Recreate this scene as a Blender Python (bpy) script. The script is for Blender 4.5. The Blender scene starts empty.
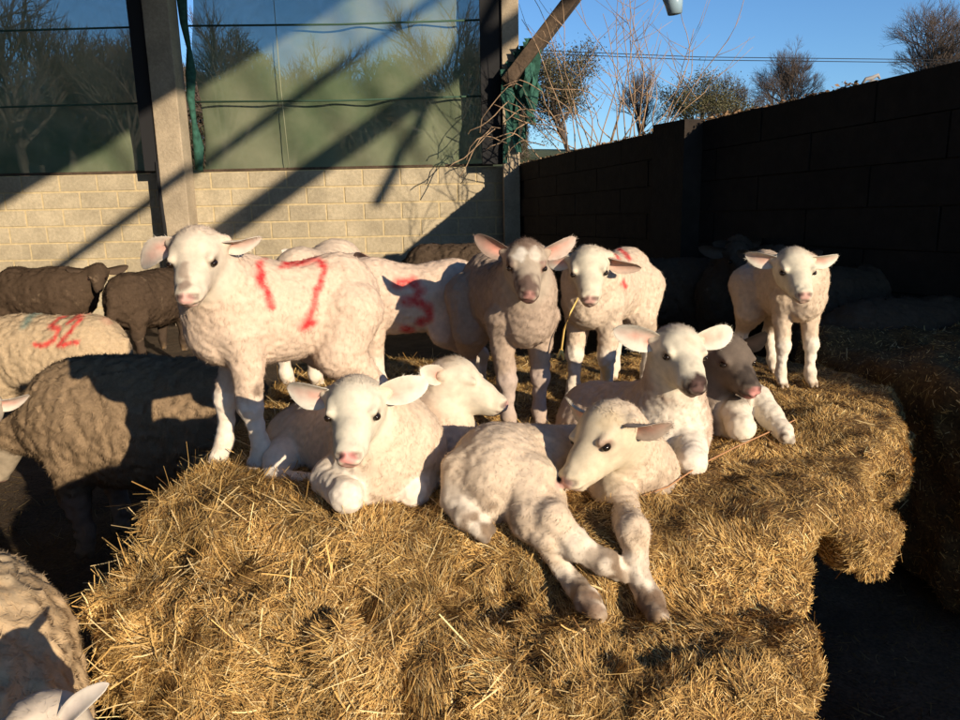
import bpy, math, random
import numpy as np
from mathutils import Vector, Matrix
random.seed(7); rng = np.random.default_rng(7)
PI = math.pi
A = lambda *v: np.array(v, dtype=np.float64)
def nz(v):
    v = np.asarray(v, float); n = np.linalg.norm(v, axis=-1, keepdims=True); return v/np.maximum(n, 1e-9)

# ------------------------------------------------------------------ camera
CAM_Z = 1.40; PITCH = math.radians(12.0); ROLL = math.radians(-1.2); FPX = 753.0
CR = np.array(Matrix.Rotation(PI/2-PITCH, 3, 'X') @ Matrix.Rotation(ROLL, 3, 'Z'))
def ray(px, py): return CR @ A((px-480)/FPX, (360-py)/FPX, -1.0)
def P(px, py, Y):
    r = ray(px, py); return A(0, 0, CAM_Z) + r*(Y/r[1])
def G(px, py, z):
    r = ray(px, py); return A(0, 0, CAM_Z) + r*((z-CAM_Z)/r[2])
sc = bpy.context.scene
cam = bpy.data.cameras.new('camera'); cam.sensor_width = 36; cam.lens = FPX/960*36
cam.clip_start = 0.05; cam.clip_end = 3000
co = bpy.data.objects.new('camera', cam); sc.collection.objects.link(co)
co.matrix_world = Matrix.Translation((0, 0, CAM_Z)) @ (Matrix.Rotation(PI/2-PITCH, 4, 'X') @ Matrix.Rotation(ROLL, 4, 'Z'))
sc.camera = co
SUN = nz(A(-0.75, 1.0, -0.35))          # travel direction of sunlight

# ------------------------------------------------------------------ noise
_tab = np.random.default_rng(3).random((64, 64, 64)).astype(np.float32)
def vnoise(p, s=1.0, o=0.0):
    q = np.asarray(p)/s + o + 1000.0
    i = np.floor(q).astype(np.int64); f = q-i; f = f*f*(3-2*f)
    x0, y0, z0 = (i[..., k] & 63 for k in range(3)); x1, y1, z1 = ((i[..., k]+1) & 63 for k in range(3))
    fx, fy, fz = f[..., 0], f[..., 1], f[..., 2]
    a = _tab[x0, y0, z0]*(1-fx)+_tab[x1, y0, z0]*fx; b = _tab[x0, y1, z0]*(1-fx)+_tab[x1, y1, z0]*fx
    c = _tab[x0, y0, z1]*(1-fx)+_tab[x1, y0, z1]*fx; d = _tab[x0, y1, z1]*(1-fx)+_tab[x1, y1, z1]*fx
    return (a*(1-fy)+b*fy)*(1-fz)+(c*(1-fy)+d*fy)*fz

# ------------------------------------------------------------------ implicit surfaces
class Prim:
    def __init__(s, kind, k, sub, lo, hi, **kw): s.kind, s.k, s.sub, s.lo, s.hi, s.p = kind, k, sub, A(*lo), A(*hi), kw
    def ev(s, X, Y, Z):
        p = s.p
        if s.kind == 'cone':
            a, b, ra, rb = p['a'], p['b'], p['ra'], p['rb']; d = b-a; L2 = d@d
            t = np.clip(((X-a[0])*d[0]+(Y-a[1])*d[1]+(Z-a[2])*d[2])/max(L2, 1e-12), 0, 1)
            return np.sqrt((X-a[0]-t*d[0])**2+(Y-a[1]-t*d[1])**2+(Z-a[2]-t*d[2])**2)-(ra+(rb-ra)*t)
        if s.kind == 'ell':
            c, M, R = p['c'], p['M'], p['R']
            x, y, z = X-c[0], Y-c[1], Z-c[2]
            u = M[0][0]*x+M[0][1]*y+M[0][2]*z; v = M[1][0]*x+M[1][1]*y+M[1][2]*z; w = M[2][0]*x+M[2][1]*y+M[2][2]*z
            k0 = np.sqrt((u/R[0])**2+(v/R[1])**2+(w/R[2])**2); k1 = np.sqrt((u/R[0]**2)**2+(v/R[1]**2)**2+(w/R[2]**2)**2)
            return k0*(k0-1)/np.maximum(k1, 1e-6)
        if s.kind == 'poly':
            V = p['v']; d = np.full(np.broadcast(X, Y).shape, 1e9); sg = np.ones_like(d); n = len(V)
            for i in range(n):
                x1, y1 = V[i]; x0, y0 = V[i-1]; ex, ey = x0-x1, y0-y1
                wx, wy = X-x1, Y-y1
                t = np.clip((wx*ex+wy*ey)/(ex*ex+ey*ey), 0, 1)
                d = np.minimum(d, (wx-ex*t)**2+(wy-ey*t)**2)
                c1 = Y >= y1; c2 = Y < y0; c3 = ex*wy > ey*wx
                f = (c1 & c2 & c3) | (~c1 & ~c2 & ~c3); sg = np.where(f, -sg, sg)
            d2 = sg*np.sqrt(d); r = p['r']; zc, zh = (p['z0']+p['z1'])/2, (p['z1']-p['z0'])/2
            qx = d2+r; qz = np.abs(Z-zc)-zh+r
            return np.minimum(np.maximum(qx, qz), 0)+np.sqrt(np.maximum(qx, 0)**2+np.maximum(qz, 0)**2)-r
def cone(a, ra, b, rb, k=.02, sub=False):
    a, b = A(*a), A(*b); r = max(ra, rb)
    return Prim('cone', k, sub, np.minimum(a, b)-r, np.maximum(a, b)+r, a=a, b=b, ra=ra, rb=rb)
def ell(c, M, R, k=.02, sub=False):
    c = A(*c); r = max(R); return Prim('ell', k, sub, c-r, c+r, c=c, M=np.array(M), R=R)
def poly(v, z0, z1, r, k=.02):
    v = np.array(v); return Prim('poly', k, False, (*v.min(0), z0), (*v.max(0), z1), v=v, z0=z0, z1=z1, r=r)

def sdf_mesh(prims, h, disp=None, pad=.03):
    add = [p for p in prims if not p.sub]
    lo = np.min([p.lo for p in add], 0)-pad; hi = np.max([p.hi for p in add], 0)+pad
    n = np.ceil((hi-lo)/h).astype(int)+1
    D = np.full(n, .5, np.float32)
    ax = [lo[i]+h*np.arange(n[i]) for i in range(3)]
    for p in prims:
        m = p.k+3*h+ (pad*.6)
        i0 = np.maximum(np.floor((p.lo-m-lo)/h).astype(int), 0); i1 = np.minimum(np.ceil((p.hi+m-lo)/h).astype(int)+1, n)
        if (i1 <= i0).any(): continue
        s = tuple(slice(a, b) for a, b in zip(i0, i1))
        X = ax[0][s[0]][:, None, None]; Y = ax[1][s[1]][None, :, None]; Z = ax[2][s[2]][None, None, :]
        d = p.ev(X, Y, Z); d = np.broadcast_to(d, D[s].shape); o = D[s]
        if p.sub:
            hh = np.clip(.5-.5*(o+d)/p.k, 0, 1); D[s] = o*(1-hh)+(-d)*hh+p.k*hh*(1-hh)
        else:
            hh = np.clip(.5+.5*(o-d)/p.k, 0, 1); D[s] = o*(1-hh)+d*hh-p.k*hh*(1-hh)
    if disp is not None:
        near = np.argwhere(np.abs(D) < pad*.9); pts = lo+near*h
        D[tuple(near.T)] += disp(pts).astype(np.float32)
    D[0] = D[-1] = .1; D[:, 0] = D[:, -1] = .1; D[:, :, 0] = D[:, :, -1] = .1
    S = D < 0
    c = [S[i:n[0]-1+i, j:n[1]-1+j, k:n[2]-1+k] for i in (0, 1) for j in (0, 1) for k in (0, 1)]
    anyc = np.logical_or.reduce(c); allc = np.logical_and.reduce(c)
    cells = np.argwhere(anyc & ~allc); idx = -np.ones(anyc.shape, np.int64); idx[tuple(cells.T)] = np.arange(len(cells))
    acc = np.zeros((len(cells), 3)); cnt = np.zeros(len(cells))
    cor = np.array([(i, j, k) for i in (0, 1) for j in (0, 1) for k in (0, 1)])
    val = np.stack([D[tuple((cells+q).T)] for q in cor], 1)
    for a in range(8):
        for b in range(a+1, 8):
            if np.abs(cor[a]-cor[b]).sum() != 1: continue
            m = (val[:, a] < 0) != (val[:, b] < 0); t = val[m, a]/(val[m, a]-val[m, b])
            acc[m] += cor[a]+t[:, None]*(cor[b]-cor[a]); cnt[m] += 1
    V = lo+(cells+acc/cnt[:, None])*h
    F = []
    for axd in range(3):
        u, v = (axd+1) % 3, (axd+2) % 3
        s0 = [slice(None)]*3; s1 = [slice(None)]*3; s0[axd] = slice(0, -1); s1[axd] = slice(1, None)
        e = np.argwhere(S[tuple(s0)] != S[tuple(s1)])
        e = e[(e[:, u] > 0) & (e[:, v] > 0) & (e[:, u] < n[u]-1) & (e[:, v] < n[v]-1)]
        ins = S[tuple(e.T)]
        du = np.zeros(3, int); du[u] = 1; dv = np.zeros(3, int); dv[v] = 1
        q = np.stack([idx[tuple((e-du-dv).T)], idx[tuple((e-dv).T)], idx[tuple(e.T)], idx[tuple((e-du).T)]], 1)
        q = np.where(ins[:, None], q, q[:, ::-1]); F.append(q)
    return V, np.concatenate(F)

def vnormals(V, F):
    n = np.cross(V[F[:, 2]]-V[F[:, 0]], V[F[:, 3]]-V[F[:, 1]]); N = np.zeros_like(V)
    for i in range(4): np.add.at(N, F[:, i], n)
    return nz(N), np.linalg.norm(n, axis=1)*.5

# ------------------------------------------------------------------ mesh output
def raw_mesh(name, V, faces, col=None, mats=(), smooth=True, normals=None, midx=None):
    """faces: list of (k-gon arrays)."""
    me = bpy.data.meshes.new(name); me.vertices.add(len(V)); me.vertices.foreach_set('co', np.ascontiguousarray(V, np.float32).ravel())
    loops = np.concatenate([f.ravel() for f in faces]); tot = np.concatenate([np.full(len(f), f.shape[1]) for f in faces])
    st = np.concatenate([[0], np.cumsum(tot)[:-1]])
    me.loops.add(len(loops)); me.loops.foreach_set('vertex_index', loops.astype(np.int32))
    me.polygons.add(len(tot)); me.polygons.foreach_set('loop_start', st.astype(np.int32))
    if smooth: me.polygons.foreach_set('use_smooth', np.ones(len(tot), bool))
    for m in mats: me.materials.append(m)
    if midx is not None: me.polygons.foreach_set('material_index', np.asarray(midx, np.int32))
    me.update(calc_edges=True)
    if col is not None:
        a = me.color_attributes.new('Col', 'FLOAT_COLOR', 'POINT')
        a.data.foreach_set('color', np.concatenate([np.clip(col, 0, 1), np.ones((len(V), 1))], 1).astype(np.float32).ravel())
    if normals is not None: me.normals_split_custom_set_from_vertices(normals.astype(np.float32))
    return me
def link(name, me, parent=None, loc=None):
    o = bpy.data.objects.new(name, me); sc.collection.objects.link(o)
    if parent is not None: o.parent = parent
    if loc is not None: o.location = loc
    return o
def tag(o, label=None, cat=None, group=None, kind=None):
    if label: o['label'] = label
    if cat: o['category'] = cat
    if group: o['group'] = group
    if kind: o['kind'] = kind
    return o
class MB:
    def __init__(s): s.v = []; s.f = []
    def box(s, lo, hi, M=None):
        b = len(s.v)
        for x in (lo[0], hi[0]):
            for y in (lo[1], hi[1]):
                for z in (lo[2], hi[2]): s.v.append((x, y, z) if M is None else tuple(M @ Vector((x, y, z))))
        for f in ((0, 1, 3, 2), (4, 6, 7, 5), (0, 4, 5, 1), (2, 3, 7, 6), (0, 2, 6, 4), (1, 5, 7, 3)): s.f.append(tuple(b+i for i in f))
    def bar(s, a, b, w, t, up=(0, 0, 1)):
        a, b = Vector(a), Vector(b); d = (b-a).normalized(); u = Vector(up); sd = d.cross(u).normalized(); u = sd.cross(d)
        k = len(s.v)
        for p in (a, b):
            for (i, j) in ((-1, -1), (1, -1), (1, 1), (-1, 1)): s.v.append(tuple(p+sd*i*w/2+u*j*t/2))
        for f in ((0, 3, 2, 1), (4, 5, 6, 7), (0, 1, 5, 4), (1, 2, 6, 5), (2, 3, 7, 6), (3, 0, 4, 7)): s.f.append(tuple(k+i for i in f))
    def tube(s, pts, rad, n=5):
        pts = [Vector(p) for p in pts]; k0 = len(s.v)
        if not hasattr(rad, '__len__'): rad = [rad]*len(pts)
        for i, p in enumerate(pts):
            d = (pts[min(i+1, len(pts)-1)]-pts[max(i-1, 0)]).normalized()
            a = d.cross(Vector((.3, .2, 1) if abs(d.z) < .9 else (1, 0, 0))).normalized(); b = d.cross(a)
            for j in range(n): t = 2*PI*j/n; s.v.append(tuple(p+(a*math.cos(t)+b*math.sin(t))*rad[i]))
        for i in range(len(pts)-1):
            for j in range(n):
                s.f.append((k0+i*n+j, k0+i*n+(j+1) % n, k0+(i+1)*n+(j+1) % n, k0+(i+1)*n+j))
        s.f.append(tuple(k0+j for j in range(n))[::-1]); s.f.append(tuple(k0+(len(pts)-1)*n+j for j in range(n)))
    def build(s, name, mat, parent=None, smooth=False, bevel=0):
        me = bpy.data.meshes.new(name); me.from_pydata(s.v, [], s.f); me.materials.append(mat)
        if smooth: me.polygons.foreach_set('use_smooth', [True]*len(me.polygons))
        me.update(); o = link(name, me, parent)
        if bevel:
            m = o.modifiers.new('bevel', 'BEVEL'); m.width = bevel; m.segments = 2
        return o
def empty(name, loc):
    o = bpy.data.objects.new(name, None); sc.collection.objects.link(o); o.location = loc; return o
def keep(o, parent):      # parent while keeping world position
    o.parent = parent; o.matrix_parent_inverse = Matrix.Translation(parent.location).inverted(); return o

# ------------------------------------------------------------------ materials
def mat(name, col=(.5, .5, .5), rough=.9, attr=False, n1=None, bump=None, spec=.3, sheen=0, metal=0):
    m = bpy.data.materials.new(name); m.use_nodes = True; nt = m.node_tree; N = nt.nodes; L = nt.links
    b = N['Principled BSDF']; b.inputs['Roughness'].default_value = rough; b.inputs['Specular IOR Level'].default_value = spec
    b.inputs['Metallic'].default_value = metal
    if sheen: b.inputs['Sheen Weight'].default_value = sheen; b.inputs['Sheen Roughness'].default_value = .5
    tc = N.new('ShaderNodeNewGeometry')
    src = None
    if attr:
        a = N.new('ShaderNodeAttribute'); a.attribute_name = 'Col'; src = a.outputs['Color']
    else:
        r = N.new('ShaderNodeRGB'); r.outputs[0].default_value = (*col, 1); src = r.outputs[0]
    for (scale, lo, hi) in (n1 or ()):
        t = N.new('ShaderNodeTexNoise'); t.inputs['Scale'].default_value = scale; t.inputs['Detail'].default_value = 5
        L.new(tc.outputs['Position'], t.inputs['Vector'])
        mr = N.new('ShaderNodeMapRange'); mr.inputs['From Min'].default_value = .3; mr.inputs['From Max'].default_value = .7
        mr.inputs['To Min'].default_value = lo; mr.inputs['To Max'].default_value = hi
        L.new(t.outputs['Fac'], mr.inputs['Value'])
        mx = N.new('ShaderNodeVectorMath'); mx.operation = 'SCALE'; L.new(src, mx.inputs[0]); L.new(mr.outputs[0], mx.inputs['Scale']); src = mx.outputs[0]
    L.new(src, b.inputs['Base Color'])
    if bump:
        t = N.new('ShaderNodeTexNoise'); t.inputs['Scale'].default_value = bump[0]; t.inputs['Detail'].default_value = 6
        L.new(tc.outputs['Position'], t.inputs['Vector'])
        bp = N.new('ShaderNodeBump'); bp.inputs['Distance'].default_value = bump[1]; bp.inputs['Strength'].default_value = 1
        L.new(t.outputs['Fac'], bp.inputs['Height']); L.new(bp.outputs[0], b.inputs['Normal'])
    return m
M_wool = mat('wool', attr=True, rough=.95, sheen=0, n1=[(60, .9, 1.08)], spec=.04)
M_straw = mat('straw', attr=True, rough=.75, spec=.2)
M_balecore = mat('bale_core', attr=True, rough=.95, n1=[(90, .5, 1.4), (8, .7, 1.2)], bump=(120, .006))
M_eye = mat('eye_dark', (.015, .009, .006), rough=.12, spec=.5)
M_block = mat('concrete_block', (.50, .42, .29), n1=[(1.1, .72, 1.15), (5, .85, 1.1), (30, .85, 1.1)], bump=(90, .004))
M_mortar = mat('mortar', (.60, .48, .28), n1=[(20, .8, 1.1)])
M_dark = mat('shade_dark_block', (.035, .026, .020), n1=[(1.5, .7, 1.2), (14, .8, 1.15)], bump=(50, .006))  # near-black base colour carries the right wall's shade
M_conc = mat('post_concrete', (.42, .34, .24), n1=[(4, .8, 1.15), (40, .85, 1.1)], bump=(60, .004))
M_timber = mat('dark_timber', (.07, .05, .035), n1=[(6, .6, 1.3)], bump=(30, .005))
M_timber2 = mat('weathered_timber', (.09, .062, .042), n1=[(5, .6, 1.3), (40, .8, 1.2)], bump=(35, .005))
M_roof = mat('roof_sheet', (.07, .065, .06), rough=.8, n1=[(3, .7, 1.2)])
M_cord = mat('green_cord', (.05, .10, .07))
M_seam = mat('seam_thread', (.32, .33, .22))
M_white = mat('white_plastic', (.75, .75, .74), rough=.4)
M_twig = mat('twig', (.40, .27, .17), n1=[(9, .6, 1.3)])
M_bark = mat('bark', (.085, .062, .048), n1=[(3, .7, 1.3)])
M_leaf = mat('leaf', attr=True, rough=.7)
M_field = mat('field_grass', (.09, .10, .035), n1=[(.25, .7, 1.3), (3, .75, 1.2)], bump=(6, .05))
M_wire = mat('wire', (.02, .02, .022))
M_twine = mat('twine', (.50, .26, .13), rough=.6)

def net_mat():
    m = bpy.data.materials.new('windbreak_net'); m.use_nodes = True; nt = m.node_tree; N = nt.nodes; L = nt.links
    N.remove(N['Principled BSDF']); out = N['Material Output']
    g = N.new('ShaderNodeNewGeometry')
    t = N.new('ShaderNodeTexNoise'); t.inputs['Scale'].default_value = 1.3; t.inputs['Detail'].default_value = 6
    L.new(g.outputs['Position'], t.inputs['Vector'])
    cr = N.new('ShaderNodeValToRGB'); cr.color_ramp.elements[0].position = .35; cr.color_ramp.elements[1].position = .7
    cr.color_ramp.elements[0].color = (.13, .18, .10, 1); cr.color_ramp.elements[1].color = (.30, .31, .20, 1)
    L.new(t.outputs['Fac'], cr.inputs['Fac'])
    d = N.new('ShaderNodeBsdfDiffuse'); L.new(cr.outputs['Color'], d.inputs['Color'])
    tl = N.new('ShaderNodeBsdfTranslucent'); L.new(cr.outputs['Color'], tl.inputs['Color'])
    a = N.new('ShaderNodeMixShader'); a.inputs[0].default_value = .25; L.new(d.outputs[0], a.inputs[1]); L.new(tl.outputs[0], a.inputs[2])
    tr = N.new('ShaderNodeBsdfTransparent'); tr.inputs['Color'].default_value = (.8, .93, .95, 1)
    t2 = N.new('ShaderNodeTexNoise'); t2.inputs['Scale'].default_value = 14; t2.inputs['Detail'].default_value = 3
    L.new(g.outputs['Position'], t2.inputs['Vector'])
    mr = N.new('ShaderNodeMapRange'); mr.inputs['To Min'].default_value = .18; mr.inputs['To Max'].default_value = .30
    L.new(t2.outputs['Fac'], mr.inputs['Value'])
    mx = N.new('ShaderNodeMixShader'); L.new(mr.outputs[0], mx.inputs[0]); L.new(a.outputs[0], mx.inputs[1]); L.new(tr.outputs[0], mx.inputs[2])
    L.new(mx.outputs[0], out.inputs['Surface']); return m
M_net = net_mat()
M_netrag = mat('torn_net', (.03, .10, .075), n1=[(20, .6, 1.4)])

# ------------------------------------------------------------------ animals
def frame(yaw, pitch, roll=0):
    """head frame: yaw 0 looks at the camera (-Y), + turns to the picture's right; pitch + looks down; rows f, r, u."""
    y, p, q = map(math.radians, (yaw, pitch, roll))
    f = A(math.sin(y)*math.cos(p), -math.cos(y)*math.cos(p), -math.sin(p))
    r = nz(np.cross(f, A(0, 0, 1))); u = np.cross(r, f)
    r2 = r*math.cos(q)+u*math.sin(q); u2 = -r*math.sin(q)+u*math.cos(q)
    return np.array([f, r2, u2])
# NB: r = animal's right = picture's LEFT when it faces the camera

class Head:
    def __init__(s, c, yaw, pitch, roll=0, sc=1.0, closed=False):
        s.c = A(*c); s.M = frame(yaw, pitch, roll); s.s = sc; s.closed = closed
    def w(s, f, r, u): return s.c+(s.M.T @ A(f, r, u))*s.s
    def loc(s, V): return ((V-s.c) @ s.M.T)/s.s
    def prims(s):
        k = s.s; w = s.w; q = []
        q.append(ell(w(-.002, 0, 0), s.M, (.063*k, .058*k, .060*k), .02))
        q.append(cone(w(.02, 0, -.008), .053*k, w(.082, 0, -.034), .034*k, .02))
        q.append(cone(w(.082, 0, -.034), .034*k, w(.122, 0, -.050), .025*k, .012))
        q.append(cone(w(.0, 0, -.042), .042*k, w(.108, 0, -.066), .018*k, .02))
        for g in (-1, 1):
            q.append(cone(w(.032, g*.042, .013), .011*k, w(.062, g*.043, .007), .008*k, .012))
            q.append(cone(w(.122, g*.009, -.048), .019*k, w(.130, g*.008, -.052), .016*k, .008))
            q.append(cone(w(.10, g*.012, -.052), .022*k, w(.118, g*.010, -.060), .015*k, .008))
        for g in (-1, 1):
            if not s.closed: q.append(cone(w(.052, g*.056, -.004), .0085*k, w(.062, g*.054, -.006), .007*k, .004, True))
            q.append(cone(w(.1475, g*.010, -.043), .0035*k, w(.137, g*.0235, -.050), .0045*k, .004, True))
            q.append(cone(w(.146, 0, -.0665), .0022*k, w(.125, g*.024, -.068), .0022*k, .003, True))
            q.append(cone(w(.125, g*.026, -.068), .0022*k, w(.100, g*.034, -.064), .0016*k, .003, True))
        q.append(cone(w(.150, 0, -.050), .0018*k, w(.148, 0, -.066), .0018*k, .003, True))
        for g in (-1, 1): q.append(cone(w(-.010, g*.038, .012), .022*k, w(-.016, g*.062, .018), .014*k, .016))
        return q

def ear_mesh(H, side, d, L=.10, W=.030, face=(1, 0, -.1), cup=.4, droop=0.0, base=(-.012, .046, .016)):
    L = L*1.14; W = W*.96
    """leaf-shaped cupped ear; side -1 / +1 along the head's r axis, d direction in (f, r*side, u)"""
    k = H.s; b = A(base[0], base[1]*side, base[2]); ax = nz(A(d[0], d[1]*side, d[2])); n0 = A(face[0], face[1]*side, face[2])
    n0 = nz(n0-ax*(n0@ax)); sd = np.cross(ax, n0)
    nt, ns = 18, 9; V = []; inner = []
    for lay in (0, 1):
        for i in range(nt):
            t = i/(nt-1); w = W*(.42+.95*math.sin(PI*min(t*1.02, 1)**.85))*(1-t**5)**.7 if t < 1 else 0.001
            w = max(W*math.sqrt(max(1-((.50-t)/.60)**2 if t < .5 else 1-((t-.50)/.503)**1.55, 0)), .0012)
            for j in range(ns):
                s_ = -1+2*j/(ns-1)
                cp = cup*W*(s_*s_)*(1.6-1.2*t) * (w/W)
                p = b+ax*(L*t)+sd*(w*s_)+n0*(cp)+A(0, 0, -1)*droop*L*t*t+n0*(.10*L*math.sin(t*PI))
                th = .0078*(1-.6*abs(s_))*(1-.55*t)
                p = p-n0*(th if lay else 0)
                V.append(p); inner.append(1-lay)
    V = np.array(V); F = []
    o = nt*ns
    for i in range(nt-1):
        for j in range(ns-1):
            a = i*ns+j; F.append((a, a+1, a+ns+1, a+ns)); F.append((o+a, o+a+ns, o+a+ns+1, o+a+1))
    for i in range(nt-1):
        a = i*ns; F.append((a, a+ns, o+a+ns, o+a)); a += ns-1; F.append((a, o+a, o+a+ns, a+ns))
    for j in range(ns-1):
        a = (nt-1)*ns+j; F.append((a, a+1, o+a+1, o+a))
    F = np.array(F); Wd = H.c+(V @ H.M)*k
    # orientation
    n, _ = vnormals(Wd, F)
    if (n[:o] @ (n0 @ H.M)).mean() < 0: F = F[:, ::-1]
    tt = np.tile(np.repeat(np.linspace(0, 1, nt), ns), 2); ss = np.tile(np.tile(np.abs(np.linspace(-1, 1, ns)), nt), 2)
    return Wd, F, np.array(inner, float), tt, ss

def blades(V, F, N, area, C, Ln, dens, comb, wd, rs, jit=.9, up=.30):
    """short hair/wool wisps: one slim triangle each"""
    fl = Ln[F].mean(1); w = area*(fl > 1e-4)*dens[F].mean(1); tot = w.sum(); n = rs.poisson(w); fi = np.repeat(np.arange(len(F)), n)
    m = len(fi); a = rs.random((m, 1)); b = rs.random((m, 1)); q = F[fi]
    wgt = [(1-a)*(1-b), a*(1-b), a*b, (1-a)*b]
    R = sum(w_*V[q[:, i]] for i, w_ in enumerate(wgt)); Nn = nz(sum(w_*N[q[:, i]] for i, w_ in enumerate(wgt)))
    Cc = sum(w_*C[q[:, i]] for i, w_ in enumerate(wgt)); Lr = sum(w_[:, 0]*Ln[q[:, i]] for i, w_ in enumerate(wgt)); cb = sum(w_*comb[q[:, i]] for i, w_ in enumerate(wgt))
    cl = np.stack([vnoise(R, .0085 if wd < .001 else .018, 3*i+1) for i in range(3)], 1)*2-1
    t = cb*.8+cl*.8+rs.normal(0, jit*.6, (m, 3)); t -= Nn*(t*Nn).sum(1, keepdims=True); t = nz(t)
    d = nz(t+Nn*(up*(.6+.8*rs.random((m, 1)))))
    L = Lr*(.55+.9*rs.random(m)); s = nz(np.cross(d, Nn)); wv = wd*(.6+.8*rs.random((m, 1)))*np.clip(Lr[:, None]/.012, .6, 1.6)
    R0 = R-Nn*.001
    T = R0+d*L[:, None]
    BV = np.stack([R0-s*wv, R0+s*wv, T], 1).reshape(-1, 3)
    BN = nz(np.stack([Nn, Nn, nz(Nn+.12*d)], 1)+rs.normal(0, .11, (m, 1, 3))).reshape(-1, 3)
    cv = (.86+.30*rs.random((m, 1)))
    BC = np.repeat(Cc*cv, 3, 0); BF = np.arange(3*m).reshape(-1, 3)
    g = np.cross(BV[BF[:, 1]]-BV[BF[:, 0]], BV[BF[:, 2]]-BV[BF[:, 0]]); fl = (g*Nn).sum(1) < 0; BF[fl] = BF[fl][:, ::-1]
    return BV, BF, BN, BC

def stroke(V, N, pts, Y, w, rs_o=0, near=.35):
    """spray-paint strokes: weight of paint per vertex. pts: list of px polylines, on a surface near distance Y"""
    out = np.zeros(len(V)); seg = []
    for pl in pts:
        q = [P(x, y, Y) for x, y in pl]; seg += list(zip(q[:-1], q[1:]))
    XZ = V[:, [0, 2]]
    wob = np.stack([vnoise(V, .02, 5+rs_o), vnoise(V, .02, 9+rs_o)], 1)*.008-.004
    for a, b in seg:
        a2, b2 = a[[0, 2]], b[[0, 2]]; d = b2-a2
        t = np.clip(((XZ+wob-a2)@d)/max(d@d, 1e-9), 0, 1)[:, None]
        r = np.linalg.norm(XZ+wob-a2-t*d, axis=1); out = np.maximum(out, np.clip(1.35-r/w, 0, 1))
    m = (N[:, 1] < .1) & (np.abs(V[:, 1]-Y) < near)
    return out*m*(.55+.6*vnoise(V, .008, 2))

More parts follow.
